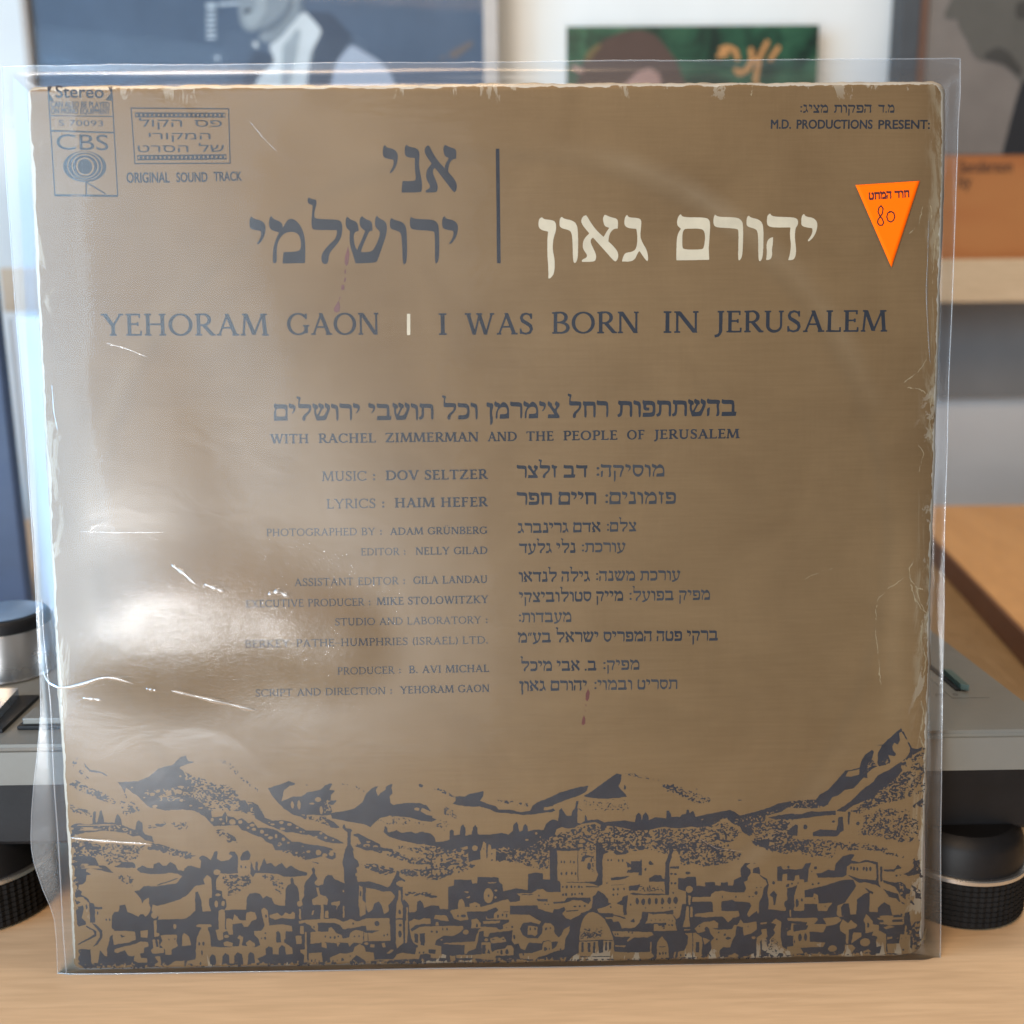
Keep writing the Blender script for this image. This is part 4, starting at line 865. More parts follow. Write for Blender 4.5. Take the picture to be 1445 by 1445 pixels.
class Sheet:
    """a raster over part of a print, in millimetres; march() turns its level set into a mesh"""
    def __init__(s, x0, y0, x1, y1, step, ss=2):
        s.x0, s.y0, s.step, s.ss = x0, y0, step, ss
        s.W, s.H = int((x1 - x0) / step) + 2, int((y1 - y0) / step) + 2
        s.b = np.zeros((s.H * ss, s.W * ss), np.float32)

    def poly(s, pts, val=1.0):
        p = np.asarray(pts, float)
        k = s.ss / s.step
        fill_poly(s.b, (p[:, 0] - s.x0) * k, (p[:, 1] - s.y0) * k, val)

    def disc(s, cx, cy, rx, ry, val=1.0, n=20):
        a = np.linspace(0, 2 * np.pi, n, endpoint=False)
        s.poly(np.c_[cx + rx * np.cos(a), cy + ry * np.sin(a)], val)

    def line(s, pts, ws, val=1.0, rnd=False):
        pts = np.asarray(pts, float)
        ws = np.broadcast_to(np.asarray(ws, float), (len(pts),))
        for i in range(len(pts) - 1):
            d = pts[i + 1] - pts[i]
            L = np.hypot(*d)
            if L < 1e-9:
                continue
            n = np.array([-d[1], d[0]]) / L * .5
            s.poly([pts[i] + n * ws[i], pts[i + 1] + n * ws[i + 1], pts[i + 1] - n * ws[i + 1], pts[i] - n * ws[i]], val)
            if rnd or i < len(pts) - 2:
                s.disc(*pts[i + 1], ws[i + 1] / 2, ws[i + 1] / 2, val, 10)
        if rnd:
            s.disc(*pts[0], ws[0] / 2, ws[0] / 2, val, 10)

    def field(s, soft=1):
        f = blur(s.b, soft)
        return f.reshape(s.H, s.ss, s.W, s.ss).mean((1, 3))

    def march(s, f=None, soft=1):
        f = s.field(soft) if f is None else f
        f = f.copy()
        f[0] = f[-1] = 0
        f[:, 0] = f[:, -1] = 0
        return march(f, s.x0 + s.step / 2, s.y0 + s.step / 2, s.step)


MS = {1: 'a e h', 2: 'b f e', 3: 'a b f h', 4: 'c g f', 5: 'a e f c g h', 6: 'b c g e', 7: 'a b c g h',
      8: 'd h g', 9: 'a e g d', 10: 'b f g d h e', 11: 'a b f g d', 12: 'c d h f', 13: 'a e f c d', 14: 'b c d h e'}


def march(f, x0, y0, st, lv=.5):
    H, W = f.shape
    ins = f > lv
    code = ins[:-1, :-1] * 1 + ins[:-1, 1:] * 2 + ins[1:, 1:] * 4 + ins[1:, :-1] * 8
    N = H * W
    faces = []                                   # rows of global vertex ids

    def ids(k, j, i):
        return {'a': j * W + i, 'b': j * W + i + 1, 'c': (j + 1) * W + i + 1, 'd': (j + 1) * W + i,
                'e': N + j * W + i, 'g': N + (j + 1) * W + i, 'h': 2 * N + j * W + i, 'f': 2 * N + j * W + i + 1}[k]
    for c, names in MS.items():
        j, i = np.nonzero(code == c)
        if len(j):
            faces.append(np.stack([ids(k, j, i) for k in names.split()], 1))
    # full cells: horizontal runs joined into long quads
    full = np.zeros((H - 1, W + 1), np.int8)
    full[:, 1:W] = code == 15
    d = np.diff(full, axis=1)
    js, a = np.nonzero(d == 1)
    _, b = np.nonzero(d == -1)
    if len(js):
        faces.append(np.stack([js * W + a, js * W + b, (js + 1) * W + b, (js + 1) * W + a], 1))
    if not faces:
        return np.zeros((0, 2)), []
    used, inv = np.unique(np.concatenate([x.ravel() for x in faces]), return_inverse=True)
    kind, r = used // N, used % N
    j, i = r // W, r % W
    fa = f[j, i]
    jb, ib = np.where(kind == 2, np.minimum(j + 1, H - 1), j), np.where(kind == 1, np.minimum(i + 1, W - 1), i)
    fb = f[jb, ib]
    den = np.where(np.abs(fb - fa) < 1e-6, 1, fb - fa)
    t = np.where(kind == 0, 0, np.clip((lv - fa) / den, 0.02, .98))
    V = np.c_[x0 + (i + t * (kind == 1)) * st, y0 + (j + t * (kind == 2)) * st]
    out, k = [], 0
    for x in faces:
        n = x.size
        out.append(inv[k:k + n].reshape(x.shape))
        k += n
    return V, out


# ---- letters: a caps roman alphabet and a square Hebrew one, drawn as strokes and outlines (cap height 100)
def arc(cx, cy, rx, ry, a0, a1, wk, wn, n=22):
    a = np.radians(np.linspace(a0, a1, n))
    w = wn + (wk - wn) * np.abs(np.cos(a)) ** 1.5
    return np.c_[cx + rx * np.cos(a), cy + ry * np.sin(a)], w


def roman(ch, K, n, S, wide=1.0):
    """strokes of one capital: K thick, n thin, S serif length; returns (advance, [(pts, widths)])"""
    L = []
    sh = n * .95

    def V(x, w=K, y0=0, y1=100, s0=1, s1=1):
        L.append(([(x, y0), (x, y1)], w))
        if s0:
            L.append(([(x - w / 2 - S * .8, y0 + sh / 2), (x + w / 2 + S * .8, y0 + sh / 2)], sh))
        if s1:
            L.append(([(x - w / 2 - S * .8, y1 - sh / 2), (x + w / 2 + S * .8, y1 - sh / 2)], sh))

    def Hh(x0, x1, y, w=n):
        L.append(([(x0, y), (x1, y)], w))

    def D(x0, y0, x1, y1, w):
        h = w * math.hypot(x1 - x0, y1 - y0) / max(abs(y1 - y0), 1) / 2
        L.append(([(x0 - h, y0), (x0 + h, y0), (x1 + h, y1), (x1 - h, y1)], None))

    def sf(x, y, w=K):
        L.append(([(x - w / 2 - S * .8, y), (x + w / 2 + S * .8, y)], sh))

    def tip(x, y0, y1, w=n):
        L.append(([(x, y0), (x, y1)], w))
    lo, hi = sh / 2, 100 - sh / 2
    B = S + K / 2 + 2
    if ch == 'I':
        V(B); return B * 2, L
    if ch in 'EFL':
        V(B)
        if ch != 'L':
            Hh(B, B + 42, hi); tip(B + 42, 80, 100); Hh(B, B + 34, 53); tip(B + 34, 44, 62)
        if ch != 'F':
            Hh(B, B + 46, lo); tip(B + 47, 0, 22)
        return B + 54, L
    if ch == 'H':
        V(B); V(B + 60); Hh(B, B + 60, 52); return 2 * B + 60, L
    if ch == 'T':
        V(44, s1=0); Hh(6, 82, hi); tip(7, 78, 100); tip(81, 78, 100); return 88, L
    if ch == 'J':
        V(34, y0=8, s0=0); L.append(([(34, 10), (31, -4), (22, -14), (8, -17)], [K, K * .8, n * 1.6, n * 1.6])); return 52, L
    if ch in 'OQ':
        p, w = arc(52, 50, 50 - K / 2, 51 - n / 2, 0, 360, K, n, 40); L.append((p, w)); return 104, L
    if ch in 'CG':
        p, w = arc(52, 50, 50 - K / 2, 51 - n / 2, 42, 318, K, n, 34); L.append((p, w))
        tip(86, 72, 98, n * 1.2)
        if ch == 'G':
            V(86, K, 8, 42, 0, 0); sf(86, 42); return 100, L
        tip(87, 6, 22, n); return 94, L
    if ch in 'UÜ':
        V(B, y0=30, s0=0); V(B + 58, n * 1.25, y0=30, s0=0)
        p, w = arc(B + 29, 32, 29, 32 - n / 2, 180, 360, K, n, 20); w = np.linspace(K, n * 1.2, 20); L.append((p, w))
        if ch == 'Ü':
            L.append(([(B + 16, 116), (B + 16.1, 116)], 15)); L.append(([(B + 42, 116), (B + 42.1, 116)], 15))
            L.append(([(B + 9, 116), (B + 23, 116)], 13)); L.append(([(B + 35, 116), (B + 49, 116)], 13))
        return 2 * B + 58, L
    if ch in 'PRB':
        V(B)
        r = 25 if ch != 'B' else 23
        p, w = arc(B + 18, 98 - r, 27, r + (0 if ch != 'B' else 0), -90, 90, K, n, 16)
        L.append((p, w)); Hh(B, B + 19, 98 - 2 * r); Hh(B, B + 19, 98 - n * .1)
        if ch == 'R':
            D(B + 20, 50, B + 58, 2, K); Hh(B + 50, B + 70, lo); return B + 66, L
        if ch == 'B':
            p, w = arc(B + 20, 27, 33, 27 - n * .4, -90, 90, K, n, 16); L.append((p, w)); Hh(B, B + 21, n * .5); return B + 62, L
        return B + 52, L
    if ch == 'D':
        V(B); p, w = arc(B + 22, 50, 48, 50 - n / 2, -90, 90, K, n, 24); L.append((p, w))
        Hh(B, B + 23, lo); Hh(B, B + 23, hi); return B + 80, L
    if ch == 'A':
        D(50, 100, 14, 0, n * 1.1); D(46, 100, 82, 0, K); Hh(26, 70, 36); sf(14, lo, n); sf(82, lo); return 96, L
    if ch == 'V':
        D(14, 100, 50, 0, K); D(84, 100, 51, 0, n * 1.1); sf(14, hi); sf(84, hi, n); return 96, L
    if ch == 'W':
        D(14, 100, 42, 0, K); D(66, 100, 43, 0, n * 1.1); D(62, 100, 92, 0, K); D(120, 100, 92, 0, n * 1.1)
        sf(14, hi); sf(64, hi); sf(120, hi, n); return 132, L
    if ch == 'M':
        D(22, 100, 14, 0, n * 1.2); sf(13, lo, n); sf(20, hi, n); D(24, 100, 58, 4, K); D(94, 100, 58, 4, n * 1.1)
        D(96, 100, 104, 0, K); sf(104, lo); sf(98, hi); return 120, L
    if ch == 'N':
        V(B - K / 2 + n / 2, n * 1.2); D(B, 98, B + 62, 0, K); L.append(([(B + 64, 0), (B + 64, 100)], n * 1.2)); sf(B + 64, hi, n); return 2 * B + 58, L
    if ch == 'X':
        D(12, 100, 78, 0, K); D(76, 100, 14, 0, n); sf(12, hi); sf(76, hi, n); sf(78, lo); sf(14, lo, n); return 92, L
    if ch == 'Y':
        D(12, 100, 46, 46, K); D(80, 100, 48, 46, n * 1.1); V(47, y1=48, s1=0); sf(12, hi); sf(80, hi, n); return 92, L
    if ch == 'K':
        V(B); D(B + 56, 100, B + 4, 42, n * 1.1); D(B + 14, 56, B + 60, 0, K); sf(B + 56, hi, n); sf(B + 62, lo); return B + 76, L
    if ch == 'Z':
        Hh(8, 76, hi); D(72, 98, 12, 2, K); Hh(8, 80, lo); tip(9, 80, 100); tip(80, 0, 22); return 88, L
    if ch == 'S':
        p = np.array([(56, 78), (50, 91), (34, 97), (18, 91), (12, 77), (18, 63), (36, 52), (52, 40), (57, 25), (50, 9), (32, 3), (15, 8), (8, 24)])
        w = np.array([n, n * 1.1, n * 1.1, K * .75, K * .8, K, K * 1.05, K, K * .85, K * .7, n * 1.1, n * 1.1, n])
        L.append((p, w)); tip(56, 72, 98); tip(9, 2, 28); return 66, L
    if ch == ':':
        for y in (14, 56):
            L.append(([(9, y), (29, y)], 20))
        return 40, L
    if ch == '.':
        L.append(([(6, 9), (24, 9)], 18)); return 30, L
    if ch == '—':
        Hh(0, 62, 40, n * .9); return 62, L
    if ch == '(':
        p, w = arc(50, 44, 40, 64, 125, 235, K, n, 14); L.append((p, w)); return 32, L
    if ch == ')':
        p, w = arc(-14, 44, 40, 64, -55, 55, K, n, 14); L.append((p, w)); return 32, L
    return 36, L


def heb_table():
    T = {}
    for ln in HEB.strip().splitlines():
        k, adv, rest = ln.split(' ', 2)
        T[k] = (float(adv), [(q[0], np.array([tuple(map(float, c.split(','))) for c in q[1:].split()])) for q in rest.split(';')])
    T[' '] = (38, [])
    return T


def set_roman(sh, text, x0, y0, x1, y1, h, K, n, S, gap=4, val=1.0):
    """caps text from (x0,y0) to (x1,y1) along the baseline, cap height h (mm)"""
    k = h / 100
    pen, items = 0, []
    for ch in text:
        if ch == ' ':
            pen += 46
            continue
        adv, L = roman(ch, K, n, S)
        items.append((pen, L))
        pen += adv + gap
    tot = max(pen - gap, 1)
    L0 = math.hypot(x1 - x0, y1 - y0)
    ux, uy = (x1 - x0) / L0, (y1 - y0) / L0
    sx = L0 / tot
    for px, L in items:
        for pts, w in L:
            p = np.asarray(pts, float)
            X = (p[:, 0] + px) * sx
            Y = p[:, 1] * k
            q = np.c_[x0 + X * ux - Y * uy, y0 + X * uy + Y * ux]
            if w is None:
                sh.poly(q, val)
            else:
                sh.line(q, np.asarray(w) * (k + sx) / 2, val)


def rounded(q):
    """cut the shallow corners of an outline, keep the sharp ones"""
    out = []
    n = len(q)
    for i in range(n):
        a, b, c = q[i - 1], q[i], q[(i + 1) % n]
        u, v = b - a, c - b
        lu, lv = np.hypot(*u), np.hypot(*v)
        if lu < 1e-6 or lv < 1e-6:
            continue
        if np.dot(u, v) / (lu * lv) > .35:
            out += [b - u * .25, b + v * .25]
        else:
            out.append(b)
    return np.array(out)


def set_heb(sh, text, x0, y0, x1, y1, h, grow=0.0, gap=7, val=1.0):
    """Hebrew text, given in reading order, laid out right to left between x0 (left end) and x1"""
    T = heb_table()
    pen, items = 0, []
    for ch in reversed(text):
        adv, parts = T[ch]
        items.append((pen, parts))
        pen += adv + (gap if parts else 0)
    tot = pen - gap
    L0 = math.hypot(x1 - x0, y1 - y0)
    ux, uy = (x1 - x0) / L0, (y1 - y0) / L0
    sx, k = L0 / tot, h / 100
    for px, parts in items:
        for kind, p in parts:
            X, Y = (p[:, 0] + px) * sx, p[:, 1] * k
            q = np.c_[x0 + X * ux - Y * uy, y0 + X * uy + Y * ux]
            if h > 4:
                q = rounded(rounded(q))
            sh.poly(q, 0.0 if kind == '-' else val)
            if grow and kind != '-':
                sh.line(np.r_[q, q[:1]], grow, val, True)

def draw_panorama(sh):
    """paints the ART list (0.1 mm units): D/L dark and bare outlines, DE/LE ellipses, S/SL scattered marks"""
    k = sh.ss / sh.step
    H, W = sh.b.shape
    for n, ln in enumerate(ART.strip().splitlines()):
        op, rest = ln.split(' ', 1)
        if op in ('DE', 'LE'):
            for q in rest.split():
                u, v, a, b = (float(t) / 10 for t in q.split(','))
                sh.disc(u, v, max(a, .16), max(b, .16), 1.0 if op == 'DE' else 0.0, 14)
            continue
        toks = rest.split()
        if op in ('S', 'SL'):
            den, sc = (float(t) for t in toks[0].split(','))
            toks = toks[1:]
        p = np.array([tuple(map(float, t.split(','))) for t in toks]) / 10
        if op in ('D', 'L'):
            sh.poly(p, 1.0 if op == 'D' else 0.0)
            continue
        X, Y = (p[:, 0] - sh.x0) * k, (p[:, 1] - sh.y0) * k
        x0, x1 = max(0, int(X.min())), min(W, int(X.max()) + 2)
        y0, y1 = max(0, int(Y.min())), min(H, int(Y.max()) + 2)
        if x1 <= x0 or y1 <= y0:
            continue
        m = np.zeros((y1 - y0, x1 - x0), np.float32)
        fill_poly(m, X - x0, Y - y0, 1.0)
        edge = blur(m, max(1, int(.5 * k)))
        cell = max(2.0, sc * .235 * k)
        f = vnoise(m.shape[0], m.shape[1], cell, 900 + n, 1.55) * .7 + vnoise(m.shape[0], m.shape[1], cell * 2.3, 1900 + n, 1.3) * .42
        thr = np.quantile(f, 1 - den / 100)
        hit = (f > thr + (1 - edge) * .25) & (m > 0)
        sh.b[y0:y1, x0:x1][hit] = 1.0 if op == 'S' else 0.0


def ragged(f, step, amp, seed=5):
    """shift the raster by a small noise so outlines look pulled by hand"""
    H, W = f.shape
    dx = (vnoise(H, W, 1.1 / step, seed) - .5) * 2 * amp / step + (vnoise(H, W, .45 / step, seed + 1) - .5) * 1.5 * amp / step
    dy = (vnoise(H, W, 1.1 / step, seed + 2) - .5) * 2 * amp / step + (vnoise(H, W, .45 / step, seed + 3) - .5) * 1.5 * amp / step
    jj, ii = np.mgrid[0:H, 0:W]
    return f[np.clip((jj + dy).astype(int), 0, H - 1), np.clip((ii + dx).astype(int), 0, W - 1)]


PEN = {'title': (16, 8, 8), 'bold': (21, 11, 10), 'light': (15, 9.5, 9), 'mid': (19, 11, 9)}


def draw_line(sh, rec, dy=0):
    k, t, x0, y0, x1, y1, h, w = rec
    if k == 'R':
        set_roman(sh, t, x0, y0, x1, y1, h, *PEN[w])
    else:
        set_heb(sh, t, x0, y0, x1, y1, h, 0 if w < 0 else w)

# ------------------------------------------------------------------ materials
def wood(name, light, dark, sc=(1.2, 14, 14), scale=3.0, rough=.42, off=(0, 0, 0)):
    M = Mat(name, rough=rough)
    g = M.noise(scale, sc, 6, .6, 1.2, off)
    f = M.noise(scale * 9, (sc[0], sc[1] * 1.6, sc[2] * 1.6), 3, .6, .3, off)
    w = M.noise(scale * .45, (sc[0] * .8, sc[1] * .35, sc[2] * .35), 3, .5, 2.5, off)
    c = M.ramp(g, [(.3, dark), (.62, light)])
    c = M.mix(.45, c, M.ramp(w, [(.35, dark), (.6, light)]))
    c = M.mix(.35, c, M.ramp(f, [(.35, tuple(x * .82 for x in dark)), (.65, tuple(min(1, x * 1.06) for x in light))]), 'MIX')
    M.base(c)
    M.l(M.ramp(f, [(.3, (rough - .07,) * 3), (.7, (rough + .1,) * 3)]), M.b.inputs['Roughness'])
    M.bump(f, .12, .0003)
    return M.m


m_desk = wood('maple_desk', (.67, .455, .265), (.59, .39, .22), (1.0, 9, 9), 3.2, .45)
m_shelf = wood('pale_shelf_wood', (.66, .50, .32), (.54, .39, .23), (1.2, 10, 10), 4)
m_board = wood('orange_board_wood', (.62, .33, .13), (.50, .25, .09), (10, 1.2, 10), 3.2, .5)
m_edge = wood('dark_board_edge', (.20, .085, .04), (.13, .055, .03), (8, 1.2, 8), 6, .6)
m_wall = speckled('wall_paint', (.70, .70, .67), .8, .04, 9, bump=.05)
m_dark_grey = speckled('dark_grey_strip', (.22, .225, .22), .7, .08, 12)
m_black = speckled('black_plastic', (.006, .006, .007), .5, .2, 90, bump=.1, Specular_IOR_Level=.3)
m_rubber = speckled('black_rubber', (.008, .0075, .0075), .75, .3, 160, bump=.3, Specular_IOR_Level=.2)
m_silver = speckled('silver_lacquer', (.155, .153, .137), .40, .05, 45, .2, bump=.08)
m_alu = speckled('brushed_aluminium', (.62, .62, .62), .27, .05, 70, .95)
m_navy = speckled('navy_cabinet', (.020, .035, .075), .5, .15, 30)
m_ink = speckled('navy_ink', (.009, .014, .026), .75, .25, 260)
m_ink2 = speckled('thin_ink', (.030, .032, .040), .75, .2, 260)
m_cream = speckled('cream_ink', (.78, .66, .47), .45, .08, 150)
m_blood = speckled('dark_red_ink', (.14, .016, .010), .4, .2, 200)
m_paper = speckled('white_paper', (.66, .60, .55), .75, .06, 90)
m_core = speckled('torn_card_core', (.50, .42, .32), .85, .22, 300, bump=.5)
m_back = speckled('back_card', (.40, .29, .18), .6, .25, 120)
m_vinyl = speckled('black_vinyl', (.012, .012, .013), .22, .1, 60)
m_orange = speckled('orange_sticker', (.90, .125, .0, 1), .8, .015, 40, Specular_IOR_Level=.1)
m_pen = speckled('black_pen', (.025, .010, .012), .4, .1, 60)
m_maroon = speckled('maroon_print', (.06, .010, .012), .45, .1, 60)


def cover_material():
    M = Mat('gold_printed_card', rough=.5, metal=.0)
    M.b.inputs['Specular IOR Level'].default_value = .12
    big = M.noise(5.5, (1, 1, .8), 4, .55, .6)
    c = M.ramp(big, [(.28, (.196, .110, .045)), (.5, (.252, .146, .061)), (.72, (.302, .180, .080))])
    c = M.mix(.35, c, M.ramp(M.noise(22, (1, 1, 1), 5, .6, 1.0), [(.3, (.182, .102, .040)), (.7, (.306, .185, .084))]))
    # faint woven tooth of the card: fine threads across and down
    th = M.noise(60, (1, 1, 26), 2, .5)
    tv = M.noise(60, (26, 1, 1), 2, .5)
    c = M.mix(.045, c, M.ramp(th, [(.35, (.16, .10, .045)), (.65, (.46, .32, .17))]))
    c = M.mix(.02, c, M.ramp(tv, [(.35, (.16, .10, .045)), (.65, (.46, .32, .17))]))
    # ring rubbed by the disc inside
    t = M.n('ShaderNodeTexCoord')
    sp = M.n('ShaderNodeSeparateXYZ')
    M.l(t.outputs['UV'], sp.inputs[0])
    x = M.math('SUBTRACT', sp.outputs[0], .5)
    y = M.math('SUBTRACT', sp.outputs[1], .478)
    r = M.math('SQRT', M.math('ADD', M.math('MULTIPLY', x, x), M.math('MULTIPLY', y, y)))
    ring = M.math('SUBTRACT', 1.0, M.math('MULTIPLY', M.math('ABSOLUTE', M.math('SUBTRACT', r, .462)), 55), clamp=True)
    ring = M.math('MULTIPLY', ring, M.ramp(M.noise(9, detail=4), [(.42, (0, 0, 0)), (.62, (1, 1, 1))]))
    c = M.mix(M.math('MULTIPLY', ring, .16), c, (.52, .42, .29, 1))
    ring2 = M.math('SUBTRACT', 1.0, M.math('MULTIPLY', M.math('ABSOLUTE', M.math('SUBTRACT', r, .447)), 80), clamp=True)
    c = M.mix(M.math('MULTIPLY', ring2, .14), c, (.16, .11, .06, 1))
    # scuffs: pale rubbed card along the edges, more on the right side
    ex = M.math('ABSOLUTE', x)
    ey = M.math('ABSOLUTE', M.math('SUBTRACT', sp.outputs[1], .5))
    e = M.math('MAXIMUM', ex, ey)
    near = M.math('MULTIPLY', M.math('SUBTRACT', e, .474), 40, clamp=True)
    right = M.math('MULTIPLY', M.math('SUBTRACT', x, .478), 50, clamp=True)
    k = M.noise(34, (1.6, 1, .55), 6, .68, 1.5)
    s1 = M.math('MULTIPLY', M.math('GREATER_THAN', M.math('ADD', k, M.math('MULTIPLY', near, .10)), .655), near)
    s2 = M.math('MULTIPLY', M.ramp(M.noise(48, (2.5, 1, .5), 6, .7, 2.0, (4, 0, 3)), [(.50, (0, 0, 0)), (.60, (1, 1, 1))]), right)
    edge = M.math('GREATER_THAN', M.math('ADD', e, M.math('MULTIPLY', M.noise(110, detail=5, rough=.7), .010)), .5025)
    c = M.mix(M.math('MULTIPLY', s1, .55), c, (.58, .50, .38, 1))
    c = M.mix(M.math('MULTIPLY', s2, .50), c, (.56, .48, .33, 1))
    edge = M.math('MULTIPLY', edge, M.math('GREATER_THAN', sp.outputs[1], .012))
    c = M.mix(M.math('MULTIPLY', edge, .85), c, (.66, .60, .50, 1))
    # small brown foxing specks
    vo = M.n('ShaderNodeTexVoronoi')
    vo.inputs['Scale'].default_value = 34
    M.l(M.coord((1, 1, 1)), vo.inputs['Vector'])
    sepc = M.n('ShaderNodeSeparateColor')
    M.l(vo.outputs['Color'], sepc.inputs[0])
    dot = M.math('MULTIPLY', M.math('LESS_THAN', vo.outputs['Distance'], .030), M.math('GREATER_THAN', sepc.outputs[0], .80))
    c = M.mix(M.math('MULTIPLY', dot, .6), c, (.10, .06, .04, 1))
    M.base(c)
    h = M.math('ADD', M.math('MULTIPLY', M.noise(14, (1, 1, 1), 5, .6, 1.5), 1.0), M.math('MULTIPLY', th, .02))
    M.bump(h, .35, .0008)
    M.l(M.ramp(k, [(.35, (.40,) * 3), (.65, (.56,) * 3)]), M.b.inputs['Roughness'])
    return M.m


def film_material(name, gloss=1.0, wrinkle=.16, haze=.004, tint=(.95, .965, .985)):
    """clear polythene: passes most light, mirrors some at two sharpnesses, scatters a little"""
    M = Mat(name)
    M.nt.nodes.remove(M.b)
    fine = M.noise(420, (1, 1, 1.7), 3, .6, 2.2)
    mid = M.noise(38, (1, 1, 1.6), 4, .5, 1.2)
    mid = M.math('MULTIPLY', mid, .55)
    # finely crumpled patch where the film was handled
    sp = M.n('ShaderNodeSeparateXYZ')
    M.l(M.coord(), sp.inputs[0])
    dx = M.math('MULTIPLY', M.math('ADD', sp.outputs[0], .088), 15)
    dz = M.math('MULTIPLY', M.math('SUBTRACT', sp.outputs[2], .127), 26)
    rr_ = M.math('ADD', M.math('MULTIPLY', dx, dx), M.math('MULTIPLY', dz, dz))
    wob = M.math('MULTIPLY', M.noise(30, detail=3, loc=(2, 0, 1)), 1.4)
    patch = M.math('SUBTRACT', 1.75, M.math('ADD', rr_, wob), clamp=True)
    h = M.math('ADD', M.math('MULTIPLY', fine, M.math('ADD', M.math('MULTIPLY', patch, .55), .012)), mid)
    b = M.n('ShaderNodeBump')
    b.inputs['Strength'].default_value = wrinkle
    b.inputs['Distance'].default_value = .0010
    M.l(h, b.inputs['Height'])
    fr = M.n('ShaderNodeFresnel', IOR=1.5)
    M.l(b.outputs[0], fr.inputs['Normal'])
    k = M.math('MULTIPLY', fr.outputs[0], 1.15 * gloss, clamp=True)
    g1 = M.n('ShaderNodeBsdfGlossy', Roughness=.07)
    g2 = M.n('ShaderNodeBsdfGlossy', Roughness=.27)
    for g in (g1, g2):
        g.inputs['Color'].default_value = (1, 1, 1, 1)
        M.l(b.outputs[0], g.inputs['Normal'])
    mg = M.n('ShaderNodeMixShader', Fac=.76)
    M.l(g1.outputs[0], mg.inputs[1])
    M.l(g2.outputs[0], mg.inputs[2])
    tr = M.n('ShaderNodeBsdfTransparent')
    tr.inputs[0].default_value = (*tint, 1)
    df = M.n('ShaderNodeBsdfDiffuse')
    df.inputs[0].default_value = (.82, .87, .93, 1)
    md = M.n('ShaderNodeMixShader', Fac=haze)
    M.l(tr.outputs[0], md.inputs[1])
    M.l(df.outputs[0], md.inputs[2])
    mx = M.n('ShaderNodeMixShader')
    M.l(k, mx.inputs[0])
    M.l(md.outputs[0], mx.inputs[1])
    M.l(mg.outputs[0], mx.inputs[2])
    M.l(mx.outputs[0], M.out.inputs['Surface'])
    return M.m


m_cover = cover_material()
m_film = film_material('clear_polythene')
m_film_back = film_material('clear_polythene_back', .7, .2, .02)
m_seam = film_material('polythene_weld', 1.6, .3, .14, (.9, .94, .98))

# ------------------------------------------------------------------ the setting
bm = box(bmesh.new(), -1500, -420, -40, 1500, 818, 0, 2)
tag(bm_obj('desk', bm, m_desk), kind='structure')
bm = box(bmesh.new(), -1800, 960, -700, 1900, 1010, 1500)
tag(bm_obj('wall', bm, m_wall), kind='structure')
sh_ = empty('wall_shelf', (0, 800, 234), 'long pale wooden shelf on the wall holding the framed picture and the records', 'shelf')
bm = box(bmesh.new(), -531, 800, 233, 1500, 959, 279, 1.2)
bm_obj('board', bm, m_shelf, sh_)
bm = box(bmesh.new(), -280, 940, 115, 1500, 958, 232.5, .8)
bm_obj('back_panel', bm, m_dark_grey, sh_)  # flat dark grey strip on the wall below the shelf

bm = prism(bmesh.new(), [(393.7, 537.4), (349.9, 308.2), (330, 205), (900, 205), (900, 709), (427.5, 714)], 3.6, 24)
board = tag(bm_obj('wooden_board', bm, m_board), 'orange brown wooden board lying on the desk behind the turntable', 'board')
bm = prism(bmesh.new(), [(391.4, 538), (347.6, 308.6), (327.7, 205.4), (329.7, 205.2), (349.6, 308.3), (393.4, 537.5), (427.2, 714), (425.2, 714)], 3.7, 23.2)
bm_obj('edge_band', bm, m_edge, board)

tag(bm_obj('standing_panel', box(bmesh.new(), -700, 430, .5, -364, 442, 314, 1.5), m_navy),
    'dark navy panel standing upright on the desk at the left edge behind the turntable', 'panel')
tag(bm_obj('blue_haze_block', box(bmesh.new(), -363, 446, .5, -236, 545, 232, 1.5), speckled('blue_haze_tone', (.46, .58, .74), .7, .05, 30)),
    'plain pale blue box standing behind the turntable, seen through the left rim of the bag', 'box')  # added block; bluish-lit wall and haze are put into its colour
m_desk_shade = wood('desk_shade_wood', (.26, .155, .065), (.20, .115, .045), (10, 1.2, 10), 3.2, .5)  # shade on the desk, painted as darker brown on an added sheet
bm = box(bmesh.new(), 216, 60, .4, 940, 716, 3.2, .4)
tag(bm_obj('desk_shade_sheet', bm, m_desk_shade), 'thin darker brown board lying flat under the orange board at right', 'board')

# ------------------------------------------------------------------ pictures and records on the shelf


def photo_print(name, polys, y, mat, parent, step=1.2, soft=2, ragg=0):
    """flat printed shapes in the plane y = const (x, z in mm)"""
    P = [np.array(p, float) for p in polys]
    if 1 < len(P) <= 3:
        for k, p in enumerate(polys):
            photo_print(name, [p], y - .12 * k, mat, parent, step, soft)
        return
    A = np.concatenate(P)
    sh = Sheet(A[:, 0].min() - 5, A[:, 1].min() - 5, A[:, 0].max() + 5, A[:, 1].max() + 5, step)
    for p in P:
        sh.poly(p)
    V, F = sh.march(soft=soft)
    return pmesh(name, np.c_[V[:, 0], np.full(len(V), y), V[:, 1]], F, mat, parent)


def plain(name, c, rough=.4, **kw):
    kw.setdefault('Specular_IOR_Level', .15)
    return speckled(name, c, max(rough, .5), .10, 20, **kw)


